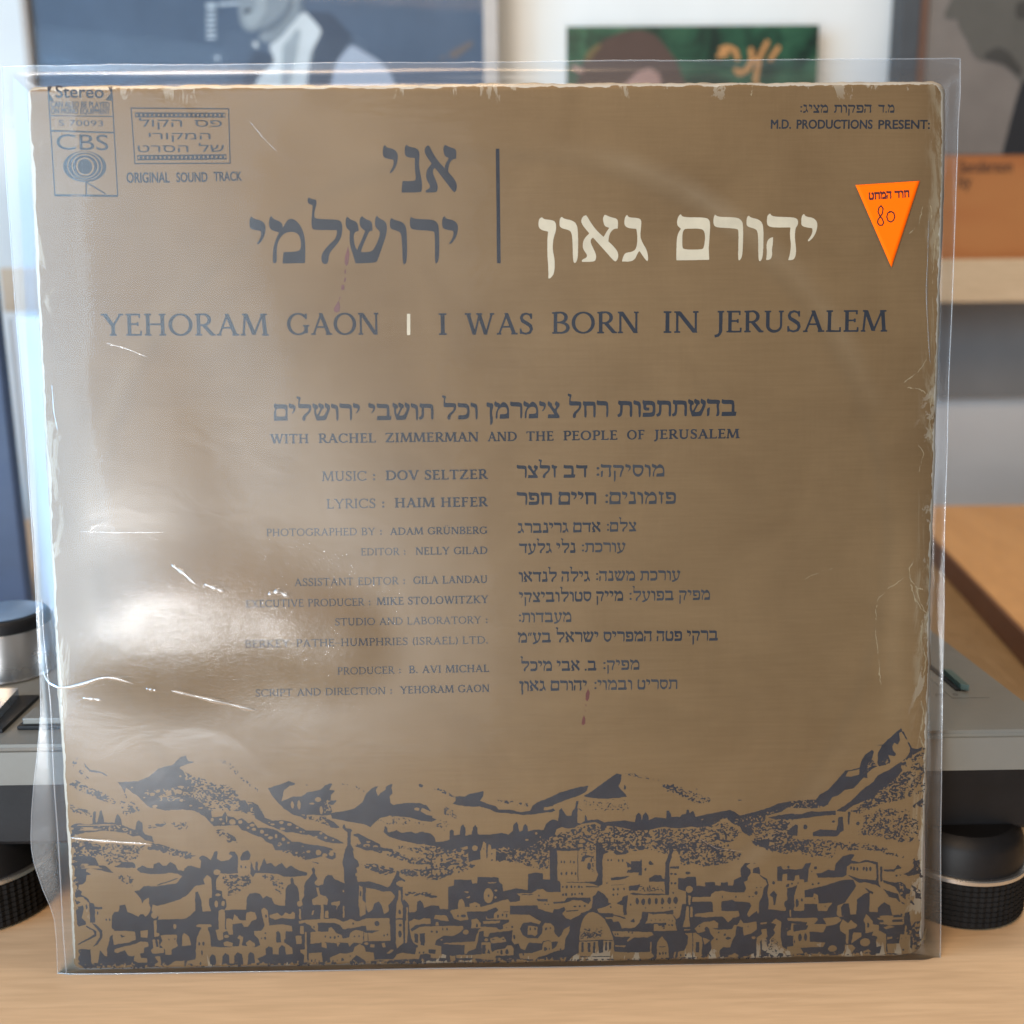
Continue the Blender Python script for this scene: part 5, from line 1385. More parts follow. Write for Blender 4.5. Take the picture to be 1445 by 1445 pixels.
fp = empty('framed_poster', (-260, 900, 279), 'large framed dark blue poster of a singer at a microphone, on the shelf at left', 'picture')
m_frame_l = plain('champagne_frame', (.42, .38, .34), .35)
bm = bmesh.new()
for a in ((-519, 888, 279.5, -512, 912, 1010), (-9, 888, 279.5, 7, 912, 1010), (-512, 888, 279.5, -9, 912, 288), (-512, 888, 1002, -9, 912, 1010)):
    box(bm, *a, .8)
bm_obj('frame', bm, m_frame_l, fp)
bm = box(bmesh.new(), -512, 900, 288, -9, 908, 1002)
bm_obj('poster_sheet', bm, plain('poster_slate', (.075, .105, .150), .25), fp)
for nm, col in (('mid', (.20, .235, .26)), ('light', (.47, .51, .52)), ('pale', (.30, .345, .41)), ('tan', (.13, .115, .11)), ('dark', (.05, .06, .08)), ('glow', (.27, .31, .33)), ('dim', (.13, .16, .19)), ('cloth', (.052, .070, .100)), ('ribs', (.40, .46, .50))):
    if PHOTO_L.get(nm):
        photo_print('printed_' + {'mid': 'face', 'light': 'collar', 'pale': 'sleeve', 'tan': 'streak', 'dark': 'shadow', 'glow': 'cheek', 'dim': 'jaw_shadow', 'cloth': 'jacket', 'ribs': 'microphone'}[nm], PHOTO_L[nm],
                    {'mid': 899.4, 'light': 898.8, 'pale': 899.1, 'tan': 899.3, 'dark': 898.0, 'glow': 898.7, 'dim': 898.4, 'cloth': 899.7, 'ribs': 898.6}[nm], plain('poster_' + nm, col, .3), fp, soft=1 if nm == 'ribs' else 5)
gl = Mat('picture_glass')
gl.nt.nodes.remove(gl.b)
gx = gl.n('ShaderNodeMixShader')
gf = gl.n('ShaderNodeFresnel', IOR=1.45)
gl.l(gl.math('MULTIPLY', gf.outputs[0], .08), gx.inputs[0])
gt = gl.n('ShaderNodeBsdfTransparent')
gg = gl.n('ShaderNodeBsdfGlossy', Roughness=.03)
gl.l(gt.outputs[0], gx.inputs[1])
gl.l(gg.outputs[0], gx.inputs[2])
gl.l(gx.outputs[0], gl.out.inputs['Surface'])
bm_obj('glass_pane', box(bmesh.new(), -511.5, 893, 288.5, -9.5, 895, 1001.5), gl.m, fp)

gr = empty('green_record_sleeve', (230, 920, 279), 'dark green record sleeve with orange handwriting, in clear plastic on the shelf', 'record')
M = Mat('mottled_green', rough=.35)
M.base(M.ramp(M.noise(26, (1, 1, 1), 5, .6, .8), [(.34, (.008, .020, .016)), (.52, (.020, .075, .042)), (.68, (.045, .13, .07))]))
bm_obj('cover', box(bmesh.new(), 86, 921, 281, 376, 924, 545.5, .4), M.m, gr)
for nm, col in (('hair', (.095, .062, .050)), ('face', (.36, .22, .18)), ('orange', (.52, .26, .10)), ('bush', (.16, .12, .06))):
    photo_print({'hair': 'printed_hair', 'face': 'printed_face', 'orange': 'handwriting', 'bush': 'printed_highlight'}[nm], PHOTO_G[nm],
                {'hair': 920.4, 'face': 919.9, 'orange': 920.2, 'bush': 920.1}[nm], plain('green_' + nm, col, .4), gr)
bm_obj('clear_cover', box(bmesh.new(), 82.5, 917, 280, 381, 926, 550, 1.0), film_material('stiff_clear_film', .12, .3, .0, (.985, .985, .985)), gr)

rf = empty('framed_record', (600, 900, 279), 'framed record with a grey profile portrait over an orange band, at right on the shelf', 'picture')
bm = bmesh.new()
for a in ((456, 885, 279.5, 478, 915, 770), (820, 885, 279.5, 842, 915, 770), (478, 885, 748, 820, 915, 770)):
    box(bm, *a, 1.2)
bm_obj('frame', bm, plain('dark_grey_frame', (.075, .080, .085), .3), rf)
bm_obj('mat_board', box(bmesh.new(), 478, 905, 280, 820, 912, 748), plain('brown_mat', (.20, .125, .10), .6), rf)
bm_obj('cover_photo', box(bmesh.new(), 494, 900, 400, 816, 904.5, 742), plain('photo_grey', (.185, .160, .140), .4), rf)
M = Mat('orange_cover_band', rough=.4)
z_ = M.n('ShaderNodeSeparateXYZ')
M.l(M.coord(), z_.inputs[0])
M.base(M.mix(.35, M.ramp(M.noise(3.2, (1, 1, 4), 3, .5, .5), [(.35, (.36, .13, .045)), (.65, (.46, .22, .075))]), (.40, .15, .05, 1)))
bm_obj('lower_band', box(bmesh.new(), 494, 900, 281, 816, 904.5, 399), M.m, rf)
photo_print('printed_face', PHOTO_R['skin'], 899.3, plain('photo_skin', (.105, .098, .085), .4), rf)
photo_print('printed_jacket', PHOTO_R['coat'], 898.9, plain('photo_coat', (.030, .030, .032), .4), rf)
photo_print('printed_shadow', PHOTO_R['shade'], 898.9, plain('photo_shade', (.060, .056, .050), .4), rf, soft=6)


def text_mesh(body, align='LEFT', off=0.0, sx=1.0):
    """flat letter outlines from Blender's built-in font: vertices (x, y) and faces"""
    c = bpy.data.curves.new('lettering', 'FONT')
    c.body = body
    c.size = 1.0
    c.offset = off
    c.resolution_u = 4
    o = bpy.data.objects.new('lettering', c)
    COL.objects.link(o)
    bpy.context.view_layer.update()
    dg = bpy.context.evaluated_depsgraph_get()
    me = bpy.data.meshes.new_from_object(o.evaluated_get(dg))
    V = np.array([v.co[:2] for v in me.vertices])
    F = [tuple(p.vertices) for p in me.polygons]
    bpy.data.objects.remove(o)
    bpy.data.curves.remove(c)
    bpy.data.meshes.remove(me)
    return V, F


def fit_text(body, x0, y0, x1, y1, h, off=0.0, capref=None, shear=0.0):
    """map text onto the segment (x0,y0)-(x1,y1) with letter height h; returns V2, F"""
    V, F = text_mesh(body, off=off)
    lo, hi = V.min(0), V.max(0)
    top = capref if capref else hi[1]
    X = (V[:, 0] - lo[0]) / (hi[0] - lo[0])
    Y = V[:, 1] / top * h
    L0 = math.hypot(x1 - x0, y1 - y0)
    ux, uy = (x1 - x0) / L0, (y1 - y0) / L0
    X = X * L0 + shear * Y
    return np.c_[x0 + X * ux - Y * uy, y0 + X * uy + Y * ux], F


for nm, args in (('Sanderson', BAND_TEXT[0]), ('lty', BAND_TEXT[1])):
    V, F = fit_text(nm, *args, off=.012)
    pmesh('lettering', np.c_[V[:, 0], np.full(len(V), 899.2), V[:, 1]], F, plain('band_lettering', (.07, .045, .035), .5), rf)

# ------------------------------------------------------------------ turntable
tt = empty('turntable', (-12, 200, 0), 'silver turntable on black round feet, standing right behind the sleeve', 'turntable')
bm = box(bmesh.new(), -238, 33, 34, 213, 385, 67.6, 2)
bm_obj('base', bm, m_black, tt)
bm = bmesh.new()
prism(bm, [(-238, 17), (213, 17), (213, 389), (-238, 389)], 67.8, 83)
bmesh.ops.bevel(bm, geom=[e for e in bm.edges if all(v.co.z > 80 for v in e.verts)], offset=2.2, segments=3, affect='EDGES')
bm_obj('top_plate', bm, m_silver, tt, 40)
for cx, cy in ((-212, 50), (187, 43), (-212, 345), (187, 345)):
    bm = lathe(bmesh.new(), cx, cy, [(23, 20), (25.6, 21.2), (25.4, 24), (24.6, 31), (23.5, 34), (20, 36.5)], 96)
    ft = bm_obj('foot', bm, m_black, tt, 35)
    prof = [(25, .2), (26.3, 1.2)]
    for k in range(8):
        prof += [(27, 2 + k * 2.2), (27, 3.5 + k * 2.2), (26.5, 3.8 + k * 2.2)]
    bm = lathe(bmesh.new(), cx, cy, prof, 120, (2, 24, .45))
    bm_obj('ribbed_rubber', bm, m_rubber, ft)
    bm_obj('silver_ring', lathe(bmesh.new(), cx, cy, [(26.9, 19.6), (27.4, 20), (27.4, 21.4), (26.9, 21.8)], 96), m_alu, ft, 35)
# speed selector, start button, strobe lamp housing, pitch slider, platter
m_capt = speckled('blue_grey_cap', (.16, .24, .36), .3, .1, 60, .3)
kn = bm_obj('power_knob', lathe(bmesh.new(), -216, 97, [(18.2, 83.2), (18.6, 83.8), (18.2, 85), (17.8, 103.5), (17.2, 104.5)], 80), m_alu, tt, 35)
bm_obj('knob_cap', lathe(bmesh.new(), -216, 97, [(17.6, 104.6), (18.6, 105.3), (18.6, 108.6), (17.6, 110.2), (15.5, 110.6)], 80), m_black, kn, 35)
bm_obj('cap_disc', lathe(bmesh.new(), -216, 97, [(15.8, 110.5), (15.8, 110.9), (15.2, 111.1)], 80), m_capt, kn, 35)
m_blue = speckled('anodised_button', (.46, .52, .60), .25, .05, 60, .8)
bm = prism(bmesh.new(), [(-232, 33), (-193, 33), (-196.5, 62.5), (-232, 62.5)], 83.5, 88.2)
bt = bm_obj('start_button', bm, m_blue, tt)
bm_obj('button_surround', prism(bmesh.new(), [(-234, 29.5), (-188, 29.5), (-189, 64), (-234, 64)], 83.1, 84.6), m_black, tt)
for x0 in (-182, -161):
    b_ = bm_obj('speed_button', box(bmesh.new(), x0, 33.5, 84.6, x0 + 16, 44.5, 87.2, .5), m_silver, tt)
    bm_obj('button_rim', box(bmesh.new(), x0 - 1.6, 32, 83.1, x0 + 17.6, 46.2, 84.6, .3), m_black, b_)
for tx, px_, w_ in (('33', -178, 6), ('45', -157, 6)):
    V, F = fit_text(tx, px_, 48.5, px_ + w_, 48.5, 3.2)
    pmesh('lettering', np.c_[V[:, 0], V[:, 1], np.full(len(V), 83.25)], F, m_pen, tt)
bm_obj('slider_slot', box(bmesh.new(), 188.5, 57, 83.1, 190.5, 175, 83.9), m_black, tt)
bm_obj('slider_plate', prism(bmesh.new(), [(184, 50), (199, 50), (199, 182), (184, 182)], 82.9, 83.2), m_silver, tt)
pf = bm_obj('pitch_fader', prism(bmesh.new(), [(190.4, 57), (193.2, 55.6), (193.6, 73), (190.8, 75)], 83.9, 86.2),
            speckled('green_fader', (.05, .10, .095), .3, .1, 60), tt)
V, F = fit_text('+8   0', 178, 52.5, 187.5, 52.2, 2.2)
pmesh('lettering', np.c_[V[:, 0], V[:, 1], np.full(len(V), 83.25)], F, m_pen, tt)
pl = bm_obj('platter', lathe(bmesh.new(), -42, 218, [(160, 83.4), (166, 84), (166, 90), (165, 91), (165, 94), (163.5, 97), (158, 98)], 160), m_alu, tt, 35)
bm = bmesh.new()
for row, z in enumerate((85.2, 87.4, 89.6, 92.4)):
    n = 190 + row * 8
    for i in range(n):
        a = 2 * math.pi * i / n
        if -.2 < math.sin(a):
            continue
        r0 = 166.25 if row < 3 else 165.25
        c, s_ = math.cos(a), math.sin(a)
        d = .008
        vs = [bm.verts.new((-42 + r0 * math.cos(a + q * d), 218 + r0 * math.sin(a + q * d), z + w * .75)) for q, w in ((-1, -1), (1, -1), (1, 1), (-1, 1))]
        bm.faces.new(vs)
tag(bm_obj('strobe_dots', bm, m_silver, pl), kind='stuff')
bm_obj('slipmat', lathe(bmesh.new(), -42, 218, [(148, 98.2), (148, 101)], 120), speckled('black_felt', (.02, .02, .022), .9, .3, 200), tt)

# ------------------------------------------------------------------ the leaning sleeve: u across, v up, w out of its face (mm)
C0 = np.array([0.0, 17.772905, 158.490781])
E1, UP, NW = np.array([1.0, 0.0, 0.0]), np.array([-0.0, 0.113203, 0.993572]), np.array([-0.0, -0.993572, 0.113203])
HALF = 157.0


def PL(u, v, w):
    u, v, w = np.broadcast_arrays(np.asarray(u, float), np.asarray(v, float), np.asarray(w, float))
    return C0 + u[..., None] * E1 + (v[..., None] - HALF) * UP + w[..., None] * NW


def warp(u, v):
    """the old card is not quite flat"""
    u, v = np.asarray(u, float), np.asarray(v, float)
    return (.35 * np.sin(u / 70 + .6) * np.cos(v / 95) + .22 * np.sin(v / 41 + u / 120)
            - .8 * np.clip((np.abs(u) - 140) / 17, 0, 1) ** 2 * (.6 + .4 * np.sin(v / 23)))


def jit(t, seed, amp):
    rg = np.random.RandomState(seed)
    out = np.zeros_like(t)
    for f, a in ((9, .5), (27, .35), (70, .35), (150, .3)):
        g = rg.rand(f + 2) - .5
        x = np.clip(t, 0, 1) * f
        i = x.astype(int)
        fr = x - i
        fr = fr * fr * (3 - 2 * fr)
        out += a * (g[i] * (1 - fr) + g[i + 1] * fr)
    return out * amp


def panel(name, du, dv0, dv1, w, mat, parent, seed, amp, rad, n=300, thick=.5, top=None, left=0.0):
    """card rectangle with nibbled edges and softened corners, UV-mapped 0..1"""
    t = np.linspace(0, 1, n)
    def cut(d, r):
        d = np.clip(d, 0, r)
        return r - np.sqrt(np.maximum(r * r - (r - d) ** 2, 0))
    L = 314.0
    v = t * L
    rl = [-HALF - du - left + jit(t, seed, amp) + cut(v, rad[3]) + cut(L - v, rad[0]),
          HALF + du + jit(t, seed + 1, amp) - cut(v, rad[2]) - cut(L - v, rad[1])]
    tb = [dv0 + jit(t, seed + 2, amp), L + dv1 + jit(t, seed + 3, amp)]
    if top is not None:
        tb[1] = tb[1] + top(t)
    a, b = np.meshgrid(t, t)
    U = rl[0][:, None] * (1 - a) + rl[1][:, None] * a
    Vv = tb[0][None, :] * (1 - b) + tb[1][None, :] * b
    ww = w + warp(U, Vv)
    P = PL(U, Vv, ww).reshape(-1, 3)
    idx = np.arange(n * n).reshape(n, n)
    F = np.stack([idx[:-1, :-1], idx[:-1, 1:], idx[1:, 1:], idx[1:, :-1]], -1).reshape(-1, 4)
    rim = np.concatenate([idx[0, :], idx[1:, -1], idx[-1, -2::-1], idx[-2:0:-1, 0]])
    P2 = P[rim] - NW * thick
    k = len(P)
    m_ = len(rim)
    j = np.arange(m_)
    F2 = np.stack([rim[j], k + j, k + (j + 1) % m_, rim[(j + 1) % m_]], -1)
    o = pmesh(name, np.r_[P, P2], [F, F2], mat, parent, True)
    uvl = o.data.uv_layers.new(name='UVMap')
    Uc = np.r_[a.ravel(), a.ravel()[rim]]
    Vc = np.r_[b.ravel(), b.ravel()[rim]]
    li = np.empty(len(o.data.loops), np.int32)
    o.data.loops.foreach_get('vertex_index', li)
    uvl.data.foreach_set('uv', np.c_[Uc[li], Vc[li]].astype(np.float32).ravel())
    return o


base_pt = PL(0, 0, 0)
jk = empty('record_jacket', tuple(base_pt), 'worn gold brown record jacket with a navy skyline print, leaning inside the clear bag', 'record')
panel('front_panel', 0, 0, 0, 0, m_cover, jk, 11, .7, (2.0, 5.0, 5.0, 2.5), 320, .28)
panel('card_core', .10, .35, .15, -.34, m_core, jk, 21, 1.3, (2.2, 4.5, 4.5, 2.5), 300, .7, None, .15)
panel('back_panel', .5, -.9, -.9, -3.3, m_back, jk, 31, .9, (2.5, 5, 4, 3), 300, .6,
      lambda t: .9 * np.clip((t - .3) / .4, 0, 1) + .5 * np.clip((t - .75) / .1, 0, 1) * np.clip((.985 - t) / .02, 0, 1))
panel('torn_back_edge', .4, .2, -.75, -2.5, m_core, jk, 41, 1.8, (2.5, 5, 4, 3), 300, .4,
      lambda t: .7 * np.clip((t - .25) / .35, 0, 1))


def ink(name, sh, mat, parent, w=.06, f=None, soft=1):
    V, F = sh.march(f, soft)
    if len(V) == 0:
        return None
    return pmesh(name, PL(V[:, 0], V[:, 1], w + warp(V[:, 0], V[:, 1])), F, mat, parent)


sh = Sheet(-157, -.5, 157, 88, .14)
draw_panorama(sh)
# the print stops at the card's worn rim
sh.b = ragged(sh.b, .14 / 2, .10).astype(np.float32)
H_, W_ = sh.b.shape
uu = -157 + np.arange(W_) * .07
vv = -.5 + np.arange(H_) * .07
rub = vnoise(H_, W_, 14, 77) * .6 + vnoise(H_, W_, 5, 78) * .4
edge_d = np.minimum(np.minimum(156.2 + uu, 156.2 - uu)[None, :], (vv + .1)[:, None])
sh.b[(rub - .35) * 4.5 > edge_d] = 0
rr = vnoise(H_, W_, 40, 91, .35)
sh.b[(rub > .53) & (rr > .5) & ((156.5 - uu)[None, :] < 9)] = 0
ink('skyline_print', sh, m_ink, jk)
for rec in TEXT_LINES:
    k, t_, x0, y0, x1, y1, h, w_ = rec
    st = .12 if h > 4.5 else .09
    y_lo, y_hi = min(y0, y1), max(y0, y1)
    sh = Sheet(min(x0, x1) - 3, y_lo - h * .5 - 1, max(x0, x1) + 3, y_hi + h * 1.55 + 1, st)
    draw_line(sh, rec)
    thin = (w_ == 'light') or (k == 'H' and w_ == -1)
    big = h > 10 or w_ == 'title'
    ink('title_lettering' if big else 'credit_lettering', sh, m_cream if k == 'W' else (m_ink2 if thin else m_ink), jk, soft=2 if h > 10 else 1)


def marks(name, fn, box_, mat, step=.12, soft=1, parent=jk, w=.06):
    sh = Sheet(*box_, step)
    fn(sh)
    return ink(name, sh, mat, parent, w, None, soft)


def U(p):
    return [tuple(q) for q in p]


marks('divider_bar', lambda s: s.poly(MARKS['bar']), (-8, 240, 6, 300), m_ink)
marks('divider_tick', lambda s: s.poly(MARKS['tick']), (-40, 225, -20, 245), m_cream)
for nm in ('drip0', 'drip1', 'drip2'):
    def fn(s, nm=nm):
        for p in MARKS[nm]:
            s.poly(p)
    A = np.concatenate([np.array(p) for p in MARKS[nm]])
    marks('red_drip', fn, (A[:, 0].min() - 1, A[:, 1].min() - 1, A[:, 0].max() + 1, A[:, 1].max() + 1), m_blood, .08, 1, jk, .10)


# maker's box, top left
def emblem(s):
    for a, b, w in MARKS['cbs_lines']:
        s.line([a, b], w)
    for p in MARKS['cbs_tri']:
        s.poly(p)
    for (cx, cy, rx, ry, val) in MARKS['cbs_eye']:
        s.disc(cx, cy, rx, ry, val, 60)
    for a, b, w in MARKS['cbs_leg']:
        s.line([a, b], w)


marks('maker_emblem', emblem, (-158, 272, -122, 315), m_ink, .09)


def film_box(s):
    for a, b, w in MARKS['film_lines']:
        s.line([a, b], w)
    for p in MARKS['film_strips']:
        s.poly(p)
    for p in MARKS['film_holes']:
        s.poly(p, 0.0)


marks('film_strip_box', film_box, (-124, 282, -80, 310), m_ink, .09)


def sans(name, body, seg, h, grow, mat, parent, w=.06, capref=None, wf=None, shear=0.0):
    V, F = fit_text(body, *seg, h, 0.0, capref, shear)
    lo, hi = V.min(0), V.max(0)
    sh = Sheet(lo[0] - .6, lo[1] - .6, hi[0] + .6, hi[1] + .6, .075)
    use = {}
    for f in F:
        sh.poly(V[list(f)])
        for a, b in zip(f, f[1:] + f[:1]):
            use[min(a, b), max(a, b)] = use.get((min(a, b), max(a, b)), 0) + 1
    if grow > 0:
        for (a, b), c in use.items():
            if c == 1:
                sh.line([V[a], V[b]], grow, 1.0, True)
    V, F = sh.march(sh.field(1))
    ww = (w + warp(V[:, 0], V[:, 1])) if wf is None else wf(V[:, 0], V[:, 1])
    return pmesh(name, PL(V[:, 0], V[:, 1], ww), F, mat, parent)


for body, seg, h, grow in SANS:
    sans('sans_lettering', body, seg, h, grow, m_ink, jk)

# pale rubbed creases in the card near its right edge
m_scuff = speckled('pale_card_crease', (.40, .30, .17), .6, .3, 400)
for pts, wd in SCUFFS:
    pts = np.array(pts)
    A = pts
    sh = Sheet(A[:, 0].min() - 2, A[:, 1].min() - 2, A[:, 0].max() + 2, A[:, 1].max() + 2, .12)
    tt_ = np.linspace(0, len(pts) - 1, 14 * len(pts))
    q = np.c_[np.interp(tt_, range(len(pts)), pts[:, 0]), np.interp(tt_, range(len(pts)), pts[:, 1])]
    q += np.c_[jit(tt_ / tt_[-1], 3, .8), jit(tt_ / tt_[-1], 4, .8)]
    ws = .62 * wd * (.3 + .65 * np.abs(np.sin(tt_ * 2.3 + pts[0, 0])))
    sh.line(q, ws, 1.0, True)
    sh.b = ragged(sh.b, .06, .12).astype(np.float32)
    ink('card_crease', sh, m_scuff, jk, .045)

# paper inner sleeve and the disc, just showing at the right edge
t = np.linspace(0, 1, 80)
v_ = 3 + t * 308
ur = HALF + 1.2 - 1.9 * np.sin(np.clip((t - .12) / .72, 0, 1) * math.pi) ** .6 + jit(t, 61, .5)
ur = np.where(t > .985, ur - (t - .985) * 120, ur)
a = np.linspace(0, 1, 12)
UU = (-150) * (1 - a)[None, :] + ur[:, None] * a[None, :]
VV = np.repeat(v_[:, None], 12, 1)
idx = np.arange(80 * 12).reshape(80, 12)
F = np.stack([idx[:-1, :-1], idx[:-1, 1:], idx[1:, 1:], idx[1:, :-1]], -1).reshape(-1, 4)
inner = pmesh('paper_inner_sleeve', PL(UU, VV, -1.35 + warp(UU, VV)).reshape(-1, 3), [F], m_paper, None, True)
sd = inner.modifiers.new('thickness', 'SOLIDIFY')
sd.thickness = .00025
tag(inner, 'thin paper inner sleeve peeking out past the right edge of the gold jacket', 'inner sleeve')
bm = bmesh.new()
a = np.linspace(0, 2 * np.pi, 180, endpoint=False)
ring = PL(7.6 + 150.2 * np.cos(a), 152 + 150.2 * np.sin(a), -2.0 + warp(150 * np.cos(a), 152 + 150 * np.sin(a)))
ring2 = ring - NW * .5
va = [bm.verts.new(p) for p in ring]
vb = [bm.verts.new(p) for p in ring2]
bm.faces.new(va)
bm.faces.new(list(reversed(vb)))
for i in range(180):
    bm.faces.new((va[i], vb[i], vb[(i + 1) % 180], va[(i + 1) % 180]))
tag(bm_obj('vinyl_record', bm, m_vinyl), 'black vinyl record inside the jacket, a sliver showing at the right edge', 'record disc')

# ------------------------------------------------------------------ clear outer bag
BL = np.array(BAG_LEFT)       # (v, u) down the left edge
BR = np.array(BAG_RIGHT)
BT, BB = np.array(BAG_TOP), np.array(BAG_BOTTOM)   # (u, v)


def bag_uv(s, t):
    """s across 0..1, t up 0..1 -> u, v"""
    vb_ = np.interp(s, [0, 1], [BB[0][1], BB[1][1]])
    vt_ = np.interp(s, [0, 1], [BT[0][1], BT[1][1]]) + jit(s, 5, .5)
    v = vb_ * (1 - t) + vt_ * t
    ul = np.interp(v, BL[:, 0], BL[:, 1])
    ur = np.interp(v, BR[:, 0], BR[:, 1])
    return ul * (1 - s) + ur * s, v


FOLDS = {'bulges': [[-112, 128, 42, 24, 2.6, 0.1], [-62, 122, 20, 16, 1.4, -0.3], [-130, 200, 26, 60, 1.0, 0.2], [150, 120, 8, 40, 0.8, 0]], 'creases': [[[[-117.25, 104.98], [-105.95, 101.95], [-94.63, 98.91], [-85.56, 96.42]], 1.5, 0.28], [[[-125.33, 105.62], [-121.32, 104.78]], 1.1, 0.2], [[[-156.0, 50.28], [-142.72, 48.99], [-125.33, 47.35]], 1.2, 0.25], [[[-162.91, 112.65], [-162.14, 108.24], [-157.71, 105.84], [-150.1, 106.5], [-143.65, 109.0], [-138.52, 110.48], [-133.54, 108.85], [-128.81, 107.23]], 1.4, 0.3], [[[-148.28, 102.32], [-141.23, 101.43]], 1.3, 0.2], [[[-114.09, 150.42], [-109.94, 147.57], [-105.11, 142.92]], 1.6, 0.25], [[[-102.57, 143.39], [-95.15, 140.23]], 1.6, 0.22], [[[-80.59, 139.01], [-76.77, 140.24], [-72.55, 137.88]], 2.0, 0.25], [[[-134.17, 228.04], [-126.91, 226.02], [-119.19, 222.76]], 0.4, 0.035], [[[-153.27, 214.54], [-153.05, 204.7], [-151.95, 197.27]], 0.4, 0.05], [[[-147.28, 162.48], [-132.35, 161.79], [-114.86, 161.82]], 0.4, 0.06], [[[-81.94, 302.73], [-77.31, 296.82], [-72.62, 292.06]], 0.3, 0.03], [[[73.25, 46.93], [79.8, 42.77], [90.27, 41.25]], 0.4, 0.04], [[[152.19, 270.01], [151.98, 240.89], [154.15, 216.26]], 0.5, 0.06]], 'inner': [[-1.82, 13.19, 34.82, 56.22, 70.28, 98.34, 124.23], [-160.22, -160.48, -160.65, -160.66, -160.85, -160.64, -161.78]]}


def bag_front(u, v):
    """height of the front film over the sleeve plane"""
    u, v = np.asarray(u, float), np.asarray(v, float)
    body = .75 + .35 * np.sin(u / 33 + 1.2) * np.sin(v / 47) + .30 * np.sin((u + v) / 21) * np.exp(-((u + 90) / 90) ** 2)
    for cu, cv, ru, rv, h, th in FOLDS['bulges']:
        c, s_ = math.cos(th), math.sin(th)
        a, b = ((u - cu) * c + (v - cv) * s_) / ru, (-(u - cu) * s_ + (v - cv) * c) / rv
        body = body + h * np.exp(-(a * a + b * b) ** 1.5)
    body = np.maximum(body, .30) + warp(u, v)
    # beyond the card the film falls back to meet the rear sheet
    out = np.maximum(np.maximum(-HALF - u, u - HALF), np.maximum(-v, v - 314))
    k = np.clip((out + 1) / 7, 0, 1)
    k = k * k * (3 - 2 * k)
    return body * (1 - k) + (-1.6) * k + .25 * k * np.sin(v / 9 + u / 13)


def film_sheet(name, wf, mat, parent, ns, nt):
    s, t_ = np.meshgrid(np.linspace(0, 1, ns), np.linspace(0, 1, nt))
    u, v = bag_uv(s.ravel(), t_.ravel())
    w = wf(u, v)
    idx = np.arange(ns * nt).reshape(nt, ns)
    F = np.stack([idx[:-1, :-1], idx[:-1, 1:], idx[1:, 1:], idx[1:, :-1]], -1).reshape(-1, 4)
    return pmesh(name, PL(u, v, w), [F], mat, parent, True)


def bag_back(u, v):
    out = np.maximum(np.maximum(-HALF - u, u - HALF), np.maximum(-v, v - 314))
    k = np.clip((out + 1) / 7, 0, 1)
    return -4.9 * (1 - k) - 1.9 * k + .3 * k * np.sin(v / 12)


bag = empty('clear_outer_bag', tuple(base_pt), 'crinkled clear plastic outer bag with shiny creases around the gold jacket', 'plastic bag')
film_sheet('front_film', bag_front, m_film, bag, 420, 420)
film_sheet('rear_film', bag_back, m_film_back, bag, 120, 120)


def weld(name, uvs, width, parent=bag):
    uvs = np.array(uvs)
    d = np.gradient(uvs, axis=0)
    d /= np.linalg.norm(d, axis=1)[:, None]
    nrm = np.c_[-d[:, 1], d[:, 0]]
    P = []
    for off, lift in ((-width / 2, 0), (0, width * .35), (width / 2, 0)):
        q = uvs + nrm * off
        P.append(PL(q[:, 0], q[:, 1], bag_front(uvs[:, 0], uvs[:, 1]) + .10 + lift))
    n = len(uvs)
    V = np.concatenate(P)
    F = []
    for r in range(2):
        for i in range(n - 1):
            F.append((r * n + i, r * n + i + 1, (r + 1) * n + i + 1, (r + 1) * n + i))
    return pmesh(name, V, F, m_seam, parent, True)


m_crease = film_material('film_crease', 1.7, .05, .02, (.93, .95, .97))
for pts, wd, ht in FOLDS['creases']:
    pts = np.array(pts)
    n = 60
    tq = np.linspace(0, len(pts) - 1, n)
    # smooth path through the points
    pu = np.convolve(np.r_[[pts[0, 0]] * 6, np.interp(tq, range(len(pts)), pts[:, 0]), [pts[-1, 0]] * 6], np.ones(13) / 13, 'valid')
    pv = np.convolve(np.r_[[pts[0, 1]] * 6, np.interp(tq, range(len(pts)), pts[:, 1]), [pts[-1, 1]] * 6], np.ones(13) / 13, 'valid')
    c = np.c_[pu, pv]
    d = np.gradient(c, axis=0)
    d /= np.linalg.norm(d, axis=1)[:, None]
    nn = np.c_[-d[:, 1], d[:, 0]]
    env = np.sin(np.linspace(0, math.pi, n)) ** .45 * (1 + .25 * np.sin(np.linspace(0, 17, n)))
    V, m_ = [], 9
    for k in range(m_):
        a = math.pi * k / (m_ - 1)
        q = c + nn * (math.cos(a) * wd / 2 * env)[:, None]
        V.append(PL(q[:, 0], q[:, 1], bag_front(c[:, 0], c[:, 1]) + .03 + math.sin(a) * ht * env))
    V = np.concatenate(V)
    idx = np.arange(m_ * n).reshape(m_, n)
    F = np.stack([idx[:-1, :-1], idx[:-1, 1:], idx[1:, 1:], idx[1:, :-1]], -1).reshape(-1, 4)
    pmesh('crease', V, [F], m_crease, bag, True)
q = np.linspace(0, 1, 160)
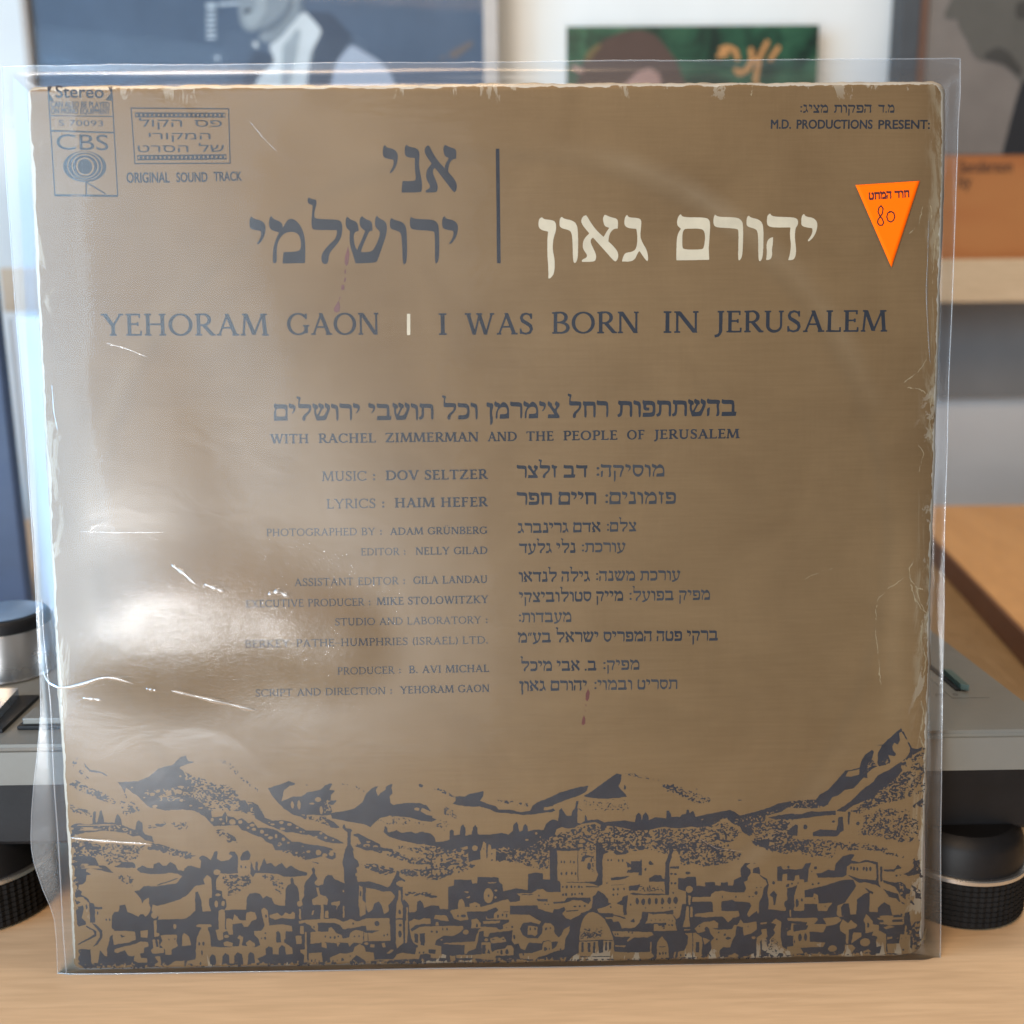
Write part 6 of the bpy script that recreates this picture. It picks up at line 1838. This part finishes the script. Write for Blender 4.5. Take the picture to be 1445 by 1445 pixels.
for nm, s_, t_ in (('left_weld', 0 * q, q), ('right_weld', 0 * q + 1, q), ('bag_mouth', q, 0 * q + 1), ('bottom_weld', q, 0 * q)):
    u, v = bag_uv(s_, t_)
    weld(nm, np.c_[u, v], .42 if nm != 'bottom_weld' else .7)
u, v = bag_uv(0 * q + .0, q)
weld('inner_fold', np.c_[np.interp(v, FOLDS['inner'][0], FOLDS['inner'][1]), v][:70], .5)

# ------------------------------------------------------------------ price sticker on the bag
tri = np.array(STICKER)
n = 16
Pv, Ff = [], []
for i in range(n + 1):
    for j in range(n + 1 - i):
        a, b = i / n, j / n
        p = tri[0] * (1 - a - b) + tri[1] * a + tri[2] * b
        Pv.append(p)
ids = {}
k = 0
for i in range(n + 1):
    for j in range(n + 1 - i):
        ids[i, j] = k
        k += 1
for i in range(n):
    for j in range(n - i):
        Ff.append((ids[i, j], ids[i + 1, j], ids[i, j + 1]))
        if i + j < n - 1:
            Ff.append((ids[i + 1, j], ids[i + 1, j + 1], ids[i, j + 1]))
Pv = np.array(Pv)
stk_w = lambda u, v: bag_front(u, v) + .35
st = pmesh('price_sticker', PL(Pv[:, 0], Pv[:, 1], stk_w(Pv[:, 0], Pv[:, 1])), Ff, m_orange, None, True)
sd = st.modifiers.new('thickness', 'SOLIDIFY')
sd.thickness = .0001
tag(st, 'orange triangular price sticker marked 80 on the clear bag, upper right', 'price sticker')
(sx0, sy0, sx1, sy1) = STK_TEXT[1]
sh = Sheet(min(sx0, sx1) - 2, min(sy0, sy1) - 3, max(sx0, sx1) + 2, max(sy0, sy1) + 5, .07)
set_heb(sh, STK_TEXT[0][::-1], sx0, sy0, sx1, sy1, STK_TEXT[2], .16, 9)
V, F = sh.march()
pmesh('shop_lettering', PL(V[:, 0], V[:, 1], bag_front(V[:, 0], V[:, 1]) + .5), F, m_maroon, st)
A = np.concatenate([np.array(p) for p in STK_80])
sh = Sheet(A[:, 0].min() - 1, A[:, 1].min() - 1, A[:, 0].max() + 1, A[:, 1].max() + 1, .07)
for p in STK_80:
    sh.line(p, .42, 1.0, True)
V, F = sh.march()
pmesh('handwritten_price', PL(V[:, 0], V[:, 1], bag_front(V[:, 0], V[:, 1]) + .5), F, m_pen, st)
